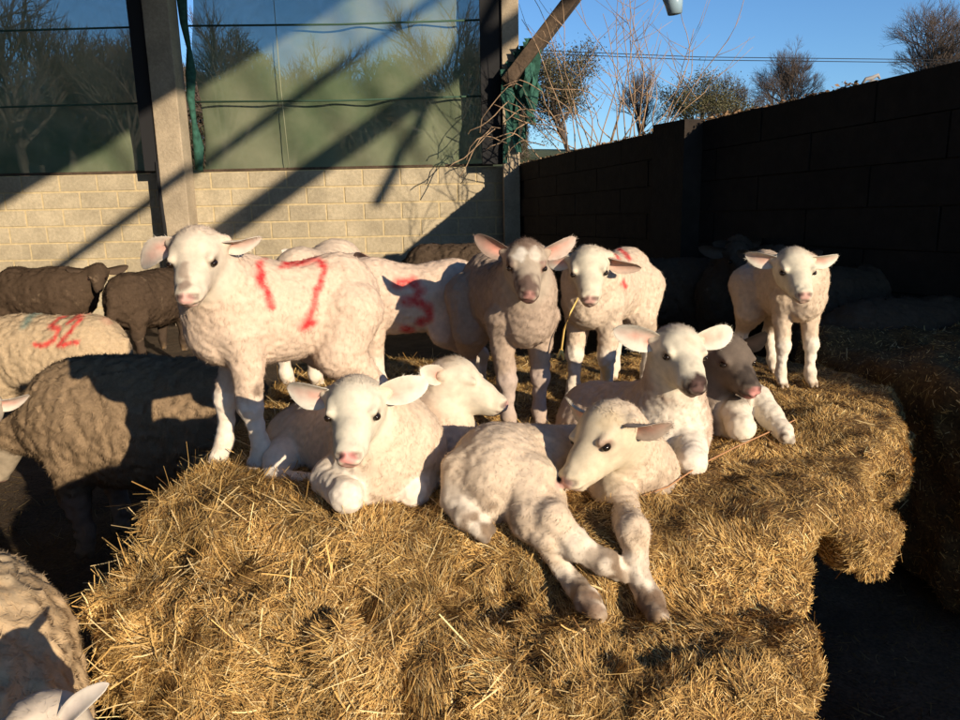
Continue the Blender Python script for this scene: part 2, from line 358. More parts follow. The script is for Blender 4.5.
WHITE = A(.80, .71, .60); CREAM = A(.74, .62, .50); PINK = A(.78, .36, .31); DARKP = A(.25, .10, .08)
def animal(name, label, cat, group, body, H=None, ears=(), legs=(), wool=CREAM, face=WHITE, legc=WHITE, nose=PINK,
           patches=(), paint=(), h=.0042, Lb=.0105, Lh=.0055, dens=75000, wd=.0007, namp=.0024, nsc=.0105, seed=1, base=None, hoof=A(.16, .12, .09), earc=None, earin=A(.66, .30, .23), eyes=True, hs=1.0, dirt=0.):
    rs = np.random.default_rng(seed)
    pr = list(body); toes = []
    for lg in legs:
        for (a, ra), (b, rb) in zip(lg[:-1], lg[1:]): pr.append(cone(a, ra, b, rb, .011*hs))
        e, er = A(*lg[-1][0]), lg[-1][1]; dv = nz(e-A(*lg[-2][0])); lt = nz(np.cross(dv, A(.2, -1, .3))); fw = A(0, -1, 0)*.004*(abs(dv[2]) > .8)
        for g in (-1, 1): toes.append((e+lt*g*er*.45+fw, er*.62, e+lt*g*er*.50+dv*er*.75+fw*3, er*.42)); pr.append(cone(*toes[-1][:4], .004))
    if H: pr += H.prims()
    def disp(p):
        d = (vnoise(p, nsc, 1)-.5)*namp*2+(vnoise(p, nsc*4, 7)-.5)*namp*.9
        if H:
            q = H.loc(p); d *= np.clip((np.linalg.norm(q-A(.03, 0, -.02), axis=1)-.07)/.04, .10, 1)
        return d
    V, F = sdf_mesh(pr, h, disp)
    N, _ = vnormals(V, F)
    C = np.tile(wool, (len(V), 1)).astype(float); Ln = np.full(len(V), Lb); Dn = np.ones(len(V))
    comb = np.tile(A(0, 0, -.9), (len(V), 1))
    mix = lambda c, w: C*(1-w[:, None])+c*w[:, None]
    C *= (.80+.07*vnoise(V, .06, 11))[:, None]*A(1.0, .955, .885)
    for lg in legs:      # lower legs: short white hair, hoof at the end
        pts = lg[-4:] if len(lg) > 4 else (lg[-3:] if len(lg) > 3 else lg[-2:])
        dm = np.full(len(V), 9.)
        for (a, ra), (b, rb) in zip(pts[:-1], pts[1:]):
            a, b = A(*a), A(*b); dd = b-a; t = np.clip(((V-a)@dd)/max(dd@dd, 1e-9), 0, 1)[:, None]
            dm = np.minimum(dm, np.linalg.norm(V-a-t*dd, axis=1)-max(ra, rb))
        w = np.clip(1-dm/.02, 0, 1); C = mix(legc, w); Ln = Ln*(1-w)+Lh*1.15*w
        e, er = A(*lg[-1][0]), lg[-1][1]; er = max(er, .012)
        if dirt:
            w = np.clip(1-(np.linalg.norm(V-e, axis=1)-.03)/.09, 0, 1)*np.clip((vnoise(V, .02, 4)-.35)*4, 0, 1)*dirt; C = mix(A(.20, .13, .08), w)
    for (a, ra, b_, rb) in toes:
        c_ = a+(b_-a)*.75; w = np.clip((ra*1.15-np.linalg.norm(V-c_, axis=1))/.006, 0, 1); C = mix(hoof, w); Ln *= (1-w)
    if H:
        q = H.loc(V); dh = np.linalg.norm((q-A(.045, 0, -.025))/A(1.25, 1, 1), axis=1)
        w = np.clip((.105-dh)/.03, 0, 1); C = mix(face*(.76+.15*vnoise(V, .018, 2))[:, None]*A(1, .975, .91), w); Ln = Ln*(1-w)+Lh*w
        cb = -H.M[0]; comb = comb*(1-w[:, None])+cb*w[:, None]*1.8
        top = np.clip((q[:, 2]-.030)/.02, 0, 1)*np.clip((.04-q[:, 0])/.03, 0, 1)*w; Ln += top*.010
    zb = V[:, 2].min(); w = np.clip((zb+.08-V[:, 2])/.06, 0, 1)*np.clip((vnoise(V, .035, 14)-.38)*3, 0, 1)*.38; C = mix(A(.42, .27, .13), w)
    w = np.clip((vnoise(V, .06, 17)-.80)*6, 0, 1)*np.clip((vnoise(V, .010, 18)-.45)*4, 0, 1)*.4; C = mix(A(.48, .34, .22), w)
    for (fr, c, r, col, st) in patches:
        q = H.loc(V) if fr == 'head' else V; d = np.linalg.norm((q-A(*c))/(A(*r) if hasattr(r, '__len__') else r), axis=1)
        w = np.clip((1.0-d)*2.2+(vnoise(V, .012, 3)-.5)*1.8+.2, 0, 1)*st*(d < 1.25); C = mix(A(*col), w)
    if H:
        q = H.loc(V)
        w = np.clip((.0225-np.linalg.norm((q-A(.148, 0, -.050))/A(1, 1, .72), axis=1))/.008, 0, 1); C = mix(nose, w); Ln *= np.clip(1-w*1.5, 0, 1)
        w = np.clip((.022-np.linalg.norm((q-A(.132, 0, -.074))/A(1, 1, .8), axis=1))/.008, 0, 1)*.6; C = mix(nose, w); Ln *= np.clip(1-w*1.2, 0, 1)
        for g in (-1, 1):
            for (a, b, r) in ((A(.149, g*.010, -.043), A(.138, g*.024, -.050), .006), (A(.148, 0, -.0665), A(.125, g*.026, -.068), .0038), (A(.125, g*.026, -.068), A(.100, g*.036, -.064), .0034)):
                dd = b-a; t = np.clip(((q-a)@dd)/(dd@dd), 0, 1)[:, None]; rr = np.linalg.norm(q-a-t*dd, axis=1)
                w = np.clip(1.6-rr/r, 0, 1)*(.85 if r > .005 else .6); C = mix(nose*.20, w); Ln *= (1-w)
            e = A(.058, g*.052, -.005); rr = np.linalg.norm((q-e)/A(1.5, 1, .95), axis=1)
            if H.closed:
                a, b = A(.044, g*.056, -.006), A(.074, g*.046, -.010); dd = b-a; t = np.clip(((q-a)@dd)/(dd@dd), 0, 1)[:, None]
                rr = np.linalg.norm(q-a-t*dd+A(0, 0, .006)*np.sin(t*PI), axis=1); w = np.clip(1.5-rr/.0035, 0, 1)*.75; C = mix(A(.22, .12, .09), w); Ln *= (1-w)
            else:
                w = np.clip(1.7-rr/.0105, 0, 1)*.85; C = mix(A(.11, .06, .045), w); Ln *= np.clip(1-w*1.4, 0, 1)
    for (col, pts, Y, w_, st) in paint:
        w = np.clip(stroke(V, N, pts, Y, w_), 0, 1)*st; C = mix(col, w)
    Vs, Fs, Cs, Ls, Ds, cs = [V], [F], [C], [Ln], [Dn], [comb]; off = len(V)
    for E in ears:
        e = dict(E); oc = A(*e.pop('col')) if 'col' in e else (earc if earc is not None else face); ic = A(*e.pop('inn')) if 'inn' in e else earin
        ev, ef, inn, tt, ss = ear_mesh(H, **e)
        pk = inn*np.clip(1.25-ss*1.5, 0, 1)*np.clip(1.15-tt*1.0, 0, 1)*(.5+.8*vnoise(ev, .014, 8))
        c = oc*.88*(1-pk[:, None])+ic*pk[:, None]
        Vs.append(ev); Fs.append(ef+off); Cs.append(c); off += len(ev); Ls.append(Lh*(1.5-1.0*inn*(ss < .6))); Ds.append(1.5-.8*inn)
        cs.append(np.tile(nz(A(e['d'][0], e['d'][1]*e['side'], e['d'][2])) @ H.M*1.5, (len(ev), 1)))
    V, F, C, Ln, Dn, comb = map(np.concatenate, (Vs, Fs, Cs, Ls, Ds, cs))
    N, area = vnormals(V, F)
    BV, BF, BN, BC = blades(V, F, N, area, C, Ln, Dn*dens, comb, wd, rs)
    base = A(*(base if base is not None else (V[:, 0].mean(), V[:, 1].mean(), V[:, 2].min())))
    me = raw_mesh(name, np.concatenate([V, BV])-base, [F, BF+len(V)], np.concatenate([C, BC]), [M_wool], True, np.concatenate([N, BN]))
    o = link(name, me, None, base); tag(o, label, cat, group)
    if H and eyes and not H.closed:
        for g in (-1, 1):
            c = H.w(.0550, g*.0475, -.005)-base; mb = bpy.data.meshes.new('eye')
            import bmesh
            bm = bmesh.new(); bmesh.ops.create_uvsphere(bm, u_segments=14, v_segments=9, radius=.0102*H.s); bmesh.ops.transform(bm, matrix=Matrix(((H.M.T @ np.diag([1.15, .85, .80])) @ H.M).tolist()), verts=bm.verts); bm.to_mesh(mb); bm.free()
            mb.polygons.foreach_set('use_smooth', [True]*len(mb.polygons)); mb.materials.append(M_eye)
            link('eye', mb, o, c)
    return o

def basis(yaw):      # body heading like head yaw: 0 = towards camera, + = picture right
    y = math.radians(yaw); f = A(math.sin(y), -math.cos(y), 0); l = A(math.cos(y), math.sin(y), 0); return f, l   # l = picture right side when facing camera
def standing(foot, yaw, s, headc, dz=0, legy=(0, 0, 0, 0), legmul=1.0, kneck=1.0, ln=1.0, fat=1.0, tail=True):
    """body prims + legs. foot = ground point below the middle of the body. legs order: front l, front r, hind l, hind r; legy shifts feet along body"""
    f, l = basis(yaw); foot = A(*foot); W = lambda x, y, z: foot+f*x*s*ln+l*y*s+A(0, 0, z*s)
    M = np.array([f, l, A(0, 0, 1)])
    b = [ell(W(.12, 0, .375), M, (.155*s*ln, .098*s*fat, .128*s), .03), ell(W(-.02, 0, .365), M, (.18*s*ln, .105*s*fat, .118*s), .05),
         ell(W(-.15, 0, .38), M, (.125*s*ln, .098*s*fat, .122*s), .05)]
    hc = A(*headc)
    b.append(cone(W(.15, 0, .42), .085*s*kneck, hc+A(0, 0.02, -.012)*s, .052*s, .05))
    b.append(cone(W(.19, 0, .33), .070*s, W(.20, 0, .42), .070*s, .04))
    if tail: b.append(cone(W(-.265, 0, .42), .022*s, W(-.30, 0, .27), .016*s, .02))
    lg = []; m = legmul
    for i, g in enumerate((-1, 1)):
        q = legy[i]
        lg.append([(W(.15, g*.055, .33), .058*s), (W(.14, g*.058, .255), .040*s*m), (W(.158+q*.5, g*.055, .155), .031*s*m), (W(.152+q*.7, g*.055, .105), .0205*s*m), (W(.15+q, g*.055, .05), .0245*s*m), (W(.167+q, g*.055, .018), .0225*s*m)])
    for i, g in enumerate((-1, 1)):
        q = legy[2+i]
        lg.append([(W(-.16, g*.05, .36), .085*s), (W(-.115, g*.065, .26), .060*s), (W(-.215+q*.6, g*.058, .165), .029*s*m), (W(-.208+q*.8, g*.058, .11), .0205*s*m), (W(-.20+q, g*.058, .05), .0245*s*m), (W(-.183+q, g*.058, .018), .0225*s*m)])
    return b, lg

def EAR(side, d=(-.15, 1, .1), **k): return dict(side=side, d=d, **k)
G_LAMB = 'lambs on the straw bale'
TOP = .775
RED = A(.66, .018, .03)
BVH = {}
def on_bale(px, py, r, lift=0):
    d = Vector(nz(ray(px, py))); o_ = Vector((0, 0, CAM_Z)); hit, n, i, dist = BVH['bale'].ray_cast(o_, d)
    return np.array(hit-d*(r*.8)+Vector((0, 0, 1))*(r*.35+lift))
def lambs():
    # ---- 7
    H = Head(P(198, 252, 1.66), 4, 18, 0, .95)
    b, lg = standing(A(-.475, 1.86, TOP-.01), -60, 1.02, H.w(-.02, 0, -.01), legy=(.045, -.03, .03, -.03), legmul=.92, ln=.86, fat=.92, tail=False)
    b.append(cone(P(232, 308, 1.76), .072, H.w(-.02, 0, -.03), .054, .04))
    animal('lamb', 'cream lamb with a red 7 on its side, standing at the left', 'lamb', G_LAMB, b, H,
           [EAR(1, (-.25, 1, -.38), L=.098, W=.030, face=(1, 0, .5), cup=.5, droop=.2), EAR(-1, (-.3, 1, .0), L=.085, W=.025, face=(.9, 0, -.5), cup=.5)], lg,
           wool=A(.84, .68, .56), seed=1, nose=A(.72, .42, .36),
           patches=[('head', (.13, .0, -.02), (.020, .020, .018), (.20, .13, .10), .8), ('head', (.098, .006, -.006), (.036, .013, .018), (.30, .21, .16), .65), ('head', (.02, .05, .02), (.03, .02, .03), (.3, .22, .18), .45),
                    ('w', P(262, 392, 1.72), .022, (.16, .11, .08), .8), ('w', P(270, 398, 1.72), .012, (.16, .11, .08), .8), ('w', P(230, 410, 1.75), .012, (.25, .18, .12), .7)],
           paint=[(RED, [[(257, 264), (266, 286), (273, 306)], [(276, 267), (306, 264), (317, 270), (316, 284), (308, 314), (304, 325)]], 1.76, .0088, .95), (RED, [[(302, 327), (309, 325)]], 1.76, .013, .9)])
    # ---- front lying
    H = Head(P(356, 404, 1.44), 1, 7, 0, .97)
    b = [cone(P(385, 447, 1.66), .125, P(320, 440, 1.88), .11, .05), cone(P(384, 435, 1.56), .105, H.w(-.03, 0, -.02), .058, .06),
         cone(P(375, 468, 1.53), .085, P(400, 455, 1.60), .10, .05), cone(P(300, 445, 1.86), .09, P(290, 470, 1.80), .06, .05)]
    lg = [[(P(352, 465, 1.60), .055), (P(330, 478, 1.52), .040), (P(346, 496, 1.42), .033), (P(352, 503, 1.50), .026), (P(365, 503, 1.58), .022)],
          [(P(410, 460, 1.62), .06), (P(426, 480, 1.60), .040), (P(413, 492, 1.51), .033), (P(400, 500, 1.58), .024), (P(395, 500, 1.64), .02)],
          [(P(300, 440, 1.86), .075), (P(282, 462, 1.74), .045), (P(276, 480, 1.68), .030), (P(310, 484, 1.62), .024), (P(325, 484, 1.60), .022)]]
    animal('lamb', 'white lamb with pink nose lying at the front left, facing the camera', 'lamb', G_LAMB, b, H,
           [EAR(1, (-.2, 1, .12), L=.088, W=.030, face=(1, 0, -.1), cup=.5), EAR(-1, (-.25, 1, .12), L=.092, W=.030, face=(1, 0, .2), cup=.5)], lg,
           wool=A(.82, .68, .55), seed=2, nose=A(.85, .38, .34), face=A(.86, .80, .68))
    # ---- sleeping profile
    H = Head(P(453, 379, 1.80), 78, 5, 4, .96, closed=True)
    b = [cone(P(432, 452, 1.82), .108, P(398, 450, 2.05), .11, .05), cone(P(436, 435, 1.80), .10, H.w(-.02, 0, -.03), .062, .06), cone(P(455, 455, 1.78), .07, P(450, 470, 1.74), .05, .04)]
    lg = [[(P(462, 448, 1.80), .05), (P(474, 462, 1.76), .034), (P(456, 474, 1.72), .03), (P(444, 478, 1.74), .022)]]
    animal('lamb', 'cream lamb asleep with closed eyes, its head in profile facing right', 'lamb', G_LAMB, b, H,
           [EAR(1, (-.75, .75, .35), L=.055, W=.026, face=(.6, 1, .1), cup=.55, base=(-.020, .054, .012)), EAR(-1, (-.4, 1, 0), L=.08, W=.028)], lg, wool=A(.74, .60, .49), face=A(.82, .74, .62), seed=3,
           nose=A(.62, .38, .33), patches=[('head', (-.02, .01, .055), (.03, .03, .02), (.45, .33, .2), .5)])
    # ---- "3"
    H = Head(P(352, 270, 2.52), -75, 20, 0, .9)
    b, lg = standing(P(415, 405, 2.42)*A(1, 1, 0)+A(0, 0, TOP-.02), -80, .92, H.w(-.02, 0, 0), legy=(.0, -.04, .02, -.03), tail=False)
    animal('lamb', 'cream lamb with a red 3 on its side, head hidden by lamb marked 7', 'lamb', G_LAMB, b, H,
           [EAR(-1, (-.5, .8, .2), L=.09, W=.03, face=(-.1, -.8, .3), cup=.4, col=(.55, .36, .27)), EAR(1, (-.6, 1, .1), L=.09)], lg, wool=A(.84, .68, .57), seed=4, h=.005,
           paint=[(RED, [[(398, 283), (412, 281), (421, 290), (415, 299), (405, 300)], [(415, 299), (428, 305), (430, 318), (420, 322)], [(404, 328), (410, 330)]], 2.35, .017, .9)])
    # ---- grey-brown faced standing, middle
    H = Head(P(525, 260, 1.93), 2, 14, 2, .92)
    b, lg = standing(A(P(505, 420, 2.16)[0], 2.15, TOP-.005), 20, .95, H.w(-.02, 0, -.01), legy=(.02, -.01, .05, .03), fat=.78, legmul=.88, tail=False, ln=.95, kneck=.9)
    animal('lamb', 'grey-brown faced lamb with pricked pink ears standing in the middle', 'lamb', G_LAMB, b, H,
           [EAR(1, (-.2, 1, .45), L=.092, W=.028, face=(1, -.1, -.2), cup=.5, col=(.36, .27, .22)), EAR(-1, (-.2, 1, .40), L=.092, W=.027, face=(1, -.1, -.2), cup=.5, col=(.62, .5, .42))], lg,
           wool=A(.54, .43, .355), face=A(.50, .42, .35), legc=A(.50, .40, .34), nose=A(.42, .22, .19), seed=5, Lb=.010, namp=.0028, nsc=.012,
           patches=[('head', (-.0, 0, .050), (.06, .050, .04), (.20, .135, .10), .95), ('head', (.115, .006, -.04), (.055, .04, .045), (.13, .085, .07), .95), ('head', (.06, .052, -.0), (.026, .02, .026), (.13, .09, .075), .9),
                    ('head', (.06, -.05, -.0), (.02, .018, .02), (.3, .16, .13), .8), ('head', (.05, .02, .035), (.03, .022, .02), (.78, .72, .63), .8), ('head', (.05, -.02, .035), (.03, .018, .02), (.7, .62, .53), .6)])
    # ---- red mark, straw in mouth
    H = Head(P(589, 265, 2.16), -8, 17, -3, .95)
    b, lg = standing(A(P(612, 375, 2.38)[0], 2.43, TOP-.005), -34, .93, H.w(-.02, 0, -.01), legy=(.03, 0, .02, -.02), legmul=.95, fat=.92, ln=.95, tail=False)
    o = animal('lamb', 'cream lamb with faint red ring on its back and straw in its mouth', 'lamb', G_LAMB, b, H,
           [EAR(1, (-.2, 1, -.05), L=.085, W=.027), EAR(-1, (-.1, 1, -.22), L=.098, W=.030, face=(1, 0, -.6), cup=.5, droop=.2, col=(.66, .5, .4))], lg,
           wool=A(.82, .69, .57), seed=6, nose=A(.66, .40, .34), face=A(.80, .74, .62),
           patches=[('w', P(606, 372, 2.28), (.016, .03, .05), (.75, .48, .10), .6)],
           paint=[(RED, [[(619, 262), (621, 251), (630, 250), (637, 262)], [(622, 282), (626, 286)]], 2.3, .010, .9)])
    # ---- right standing
    H = Head(P(793, 266, 2.32), -5, 12, 0, .97)
    b, lg = standing(A(P(780, 395, 2.5)[0]-.015, 2.52, TOP+.005), 12, .86, H.w(-.02, 0, -.01), legy=(.0, .03, .03, .06), legmul=.84, fat=.66, ln=.80, kneck=.82, tail=False)
    animal('lamb', 'small white lamb standing alone at the right end of the bale', 'lamb', G_LAMB, b, H,
           [EAR(1, (-.2, 1, .15), L=.088, W=.028, face=(1, 0, -.25), cup=.5), EAR(-1, (-.2, 1, .02), L=.090, W=.026, face=(1, 0, -.3), cup=.45)], lg,
           wool=A(.80, .67, .55), seed=7, nose=A(.74, .45, .38), face=A(.84, .78, .66),
           patches=[('w', P(792, 362, 2.40), (.018, .03, .05), (.72, .5, .18), .6)])
    # ---- white, dark nose, lying centre right
    H = Head(P(677, 349, 1.74), 7, 4, 3, .97)
    b = [cone(P(655, 425, 1.88), .115, P(600, 420, 2.02), .105, .05), cone(P(672, 415, 1.84), .09, H.w(-.02, 0, -.02), .060, .06), cone(P(676, 440, 1.80), .075, P(660, 450, 1.82), .085, .05),
         cone(P(590, 415, 2.03), .08, P(585, 430, 2.0), .08, .04)]
    lg = [[(P(680, 430, 1.80), .055), (P(690, 448, 1.72), .040), (P(692, 462, 1.64), .034), (P(680, 470, 1.72), .024), (P(668, 470, 1.78), .022)],
          [(P(648, 440, 1.80), .05), (P(645, 460, 1.72), .036), (P(655, 470, 1.66), .032), (P(655, 474, 1.74), .022)]]
    animal('lamb', 'white lamb with a dark nose and wide spread ears, lying with head high', 'lamb', G_LAMB, b, H,
           [EAR(1, (-.15, 1, .22), L=.098, W=.032, face=(1, 0, -.1), cup=.5), EAR(-1, (-.2, 1, .20), L=.098, W=.030, face=(1, 0, .15), cup=.45)], lg,
           wool=A(.68, .55, .46), seed=8, nose=A(.14, .085, .075), face=A(.84, .78, .66),
           patches=[('head', (.140, 0, -.048), (.030, .034, .034), (.07, .045, .04), 1.0), ('head', (.10, 0, -.012), (.016, .012, .01), (.3, .25, .2), .6), ('w', P(675, 425, 1.74), (.09, .1, .10), (.80, .72, .60), .8)])
    # ---- grey
    H = Head(P(726, 354, 1.95), 18, 11, 0, .95)
    b = [cone(P(712, 418, 2.02), .11, P(680, 405, 2.25), .11, .05), cone(P(716, 400, 2.0), .085, H.w(-.02, 0, -.02), .058, .06)]
    lg = [[(P(722, 412, 1.98), .05), (P(735, 412, 1.90), .038), (P(741, 428, 1.84), .034), (P(732, 434, 1.92), .024), (P(728, 434, 1.97), .02)],
          [(P(742, 392, 2.05), .05), (P(758, 400, 1.98), .038), (P(770, 416, 1.92), .032), (P(782, 430, 1.86), .024), (P(786, 436, 1.83), .021)]]
    animal('lamb', 'grey lamb with pink nose tip and dark ear, lying behind the white dark nosed lamb', 'lamb', G_LAMB, b, H,
           [EAR(1, (-.2, 1, .3), L=.08, W=.028), EAR(-1, (-.1, 1, .20), L=.092, W=.027, face=(1, 0, .1), cup=.45, col=(.018, .014, .012), inn=(.03, .02, .017))], lg,
           wool=A(.24, .195, .168), face=A(.18, .145, .125), nose=A(.60, .28, .25), legc=A(.80, .71, .58), seed=9,
           patches=[('head', (.10, 0, -.03), (.05, .034, .034), (.05, .04, .036), .85), ('head', (.12, 0, -.075), (.04, .035, .025), (.05, .04, .036), .9)])
    # ---- sprawled
    H = Head(P(608, 430, 1.49), -54, 15, -6, .98)
    b = [ell(P(492, 482, 1.48), np.eye(3), (.082, .11, .098), .05), cone(P(500, 464, 1.56), .090, P(600, 468, 1.66), .098, .06), cone(P(500, 480, 1.48), .095, P(528, 490, 1.46), .072, .05),
         cone(P(628, 490, 1.58), .082, P(600, 478, 1.62), .09, .05), cone(P(640, 470, 1.62), .085, H.w(-.025, 0, -.01), .060, .06)]
    S = on_bale
    lg = [[(P(524, 486, 1.44), .070), (P(532, 520, 1.36), .043), (S(547, 552, .030, .02), .029), (S(562, 574, .021, .006), .0205), (S(576, 592, .021, .004), .0205), (S(587, 605, .023, .002), .024), (S(596, 616, .018), .019)],
          [(P(540, 500, 1.48), .055), (S(552, 528, .034, .006), .034), (S(576, 553, .028, .006), .0275), (S(592, 562, .021, .006), .021), (S(606, 568, .023, .004), .024), (S(619, 575, .019, .002), .019)],
          [(P(612, 490, 1.54), .06), (P(622, 518, 1.42), .038), (S(633, 546, .030, .02), .030), (S(636, 568, .021, .008), .0205), (S(641, 588, .021, .005), .0205), (S(650, 606, .024, .002), .024), (S(658, 619, .018), .019)],
          [(P(462, 470, 1.46), .045), (P(456, 500, 1.42), .030), (S(466, 520, .025), .025), (S(482, 533, .022), .022)],
          [(P(640, 490, 1.60), .05), (P(662, 497, 1.55), .032), (P(650, 508, 1.52), .026)]]
    animal('lamb', 'cream lamb sprawled at the front with its legs stretched towards the camera', 'lamb', G_LAMB, b, H,
           [EAR(1, (-.15, 1, .28), L=.085, W=.028, face=(1, 0, -.3)), EAR(-1, (-.35, 1, -.02), L=.088, W=.030, face=(.7, .2, -.5), cup=.5, col=(.62, .5, .4))], lg,
           wool=A(.80, .67, .54), face=A(.78, .68, .53), legc=A(.76, .66, .54), nose=A(.55, .34, .29), seed=10, dirt=.9, Lh=.007,
           patches=[('w', P(548, 520, 1.42), (.03, .06, .05), (.70, .42, .12), .5), ('head', (.02, -.04, .04), (.03, .03, .02), (.55, .40, .22), .4), ('w', P(604, 570, 1.31), .035, (.17, .11, .07), .9), ('w', P(648, 603, 1.23), .04, (.20, .13, .085), .85), ('w', P(586, 604, 1.22), .035, (.28, .18, .12), .85), ('head', (.06, -.05, .002), (.022, .02, .02), (.45, .28, .22), .6)])
    # ---- behind 7
    H = Head(P(318, 262, 3.0), 170, 30, 0, .9)
    b, lg = standing(A(P(318, 300, 2.66)[0], 2.72, TOP), 165, .96, H.w(-.02, 0, 0))
    animal('lamb', 'pale lamb mostly hidden, only its back showing above the lamb marked 7', 'lamb', G_LAMB, b, H,
           [EAR(1, (-.5, 1, .1)), EAR(-1, (-.5, 1, .1))], lg, wool=A(.82, .68, .56), seed=11, h=.006, dens=20000)
    # ---- bottom left ear lamb
    H = Head(P(46, 731, .88), 150, 25, 0, .78)
    b, lg = standing(A(H.c[0]+.02, H.c[1]-.30, .02), 165, .90, H.w(-.02, 0, 0))
    animal('lamb', 'white lamb below the bale at bottom left, only its head and one ear in view', 'lamb', None, b, H,
           [EAR(1, (.15, .75, 1.0), L=.105, W=.021, face=(-.9, .1, .3), cup=.3, inn=(.72, .6, .52)), EAR(-1, (-.2, 1, -.9))], lg, wool=A(.80, .70, .60), seed=12, h=.006, dens=20000)
    # ---- far left white face
    H = Head(P(-26, 412, 2.35), 35, 30, 0, 1.05)
    b, lg = standing(A(H.c[0]-.50, 2.55, .02), 75, 1.35, H.w(-.02, 0, 0))
    animal('lamb', 'white faced sheep cut off by the left edge, beside the large shaded ewe', 'sheep', None, b, H,
           [EAR(-1, (-.3, 1, -.2)), EAR(1, (-.3, 1, .1))], lg, wool=A(.7, .6, .48), seed=13, h=.006, dens=16000, patches=[('head', (.14, 0, -.05), (.03, .04, .04), (.08, .06, .05), .9)])
    # straw stalk in the mouth
    m = MB(); m.tube([P(578, 298, 2.02), P(571, 312, 2.0), P(564, 330, 1.99), P(561, 352, 1.98)], [.0022, .0025, .0028, .003], 5)
    m.tube([P(561, 350, 1.98), P(557, 358, 1.97)], [.006, .003], 5); m.tube([P(561, 350, 1.98), P(564, 360, 1.98)], [.006, .003], 5)
    tag(m.build('straw_stalk', mat('stalk', (.72, .50, .16)), None, True), 'yellow straw stalk dangling from the mouth of the standing lamb', 'straw')

# ------------------------------------------------------------------ ewes
def ewe_stand(foot, yaw, s, head_dir=(0, 0), lum=1.0):
    f, l = basis(yaw); foot = A(*foot); W = lambda x, y, z: foot+f*x*s+l*y*s+A(0, 0, z*s); M = np.array([f, l, A(0, 0, 1)])
    b = [ell(W(.22, 0, .50), M, (.26*s, .20*s, .24*s), .06), ell(W(0, 0, .49), M, (.36*s, .225*s, .25*s), .08), ell(W(-.27, 0, .51), M, (.22*s, .195*s, .235*s), .08)]
    lg = []
    for x, k in ((.24, 0), (-.32, 1)):
        for g in (-1, 1): lg.append([(W(x, g*.11, .36), .09*s), (W(x+.02-.05*k, g*.11, .24), .05*s), (W(x-.01, g*.11, .1), .033*s), (W(x, g*.11, .025), .033*s)])
    b.append(cone(W(-.47, 0, .58), .04*s, W(-.51, 0, .36), .028*s, .03))
    return b, lg, W
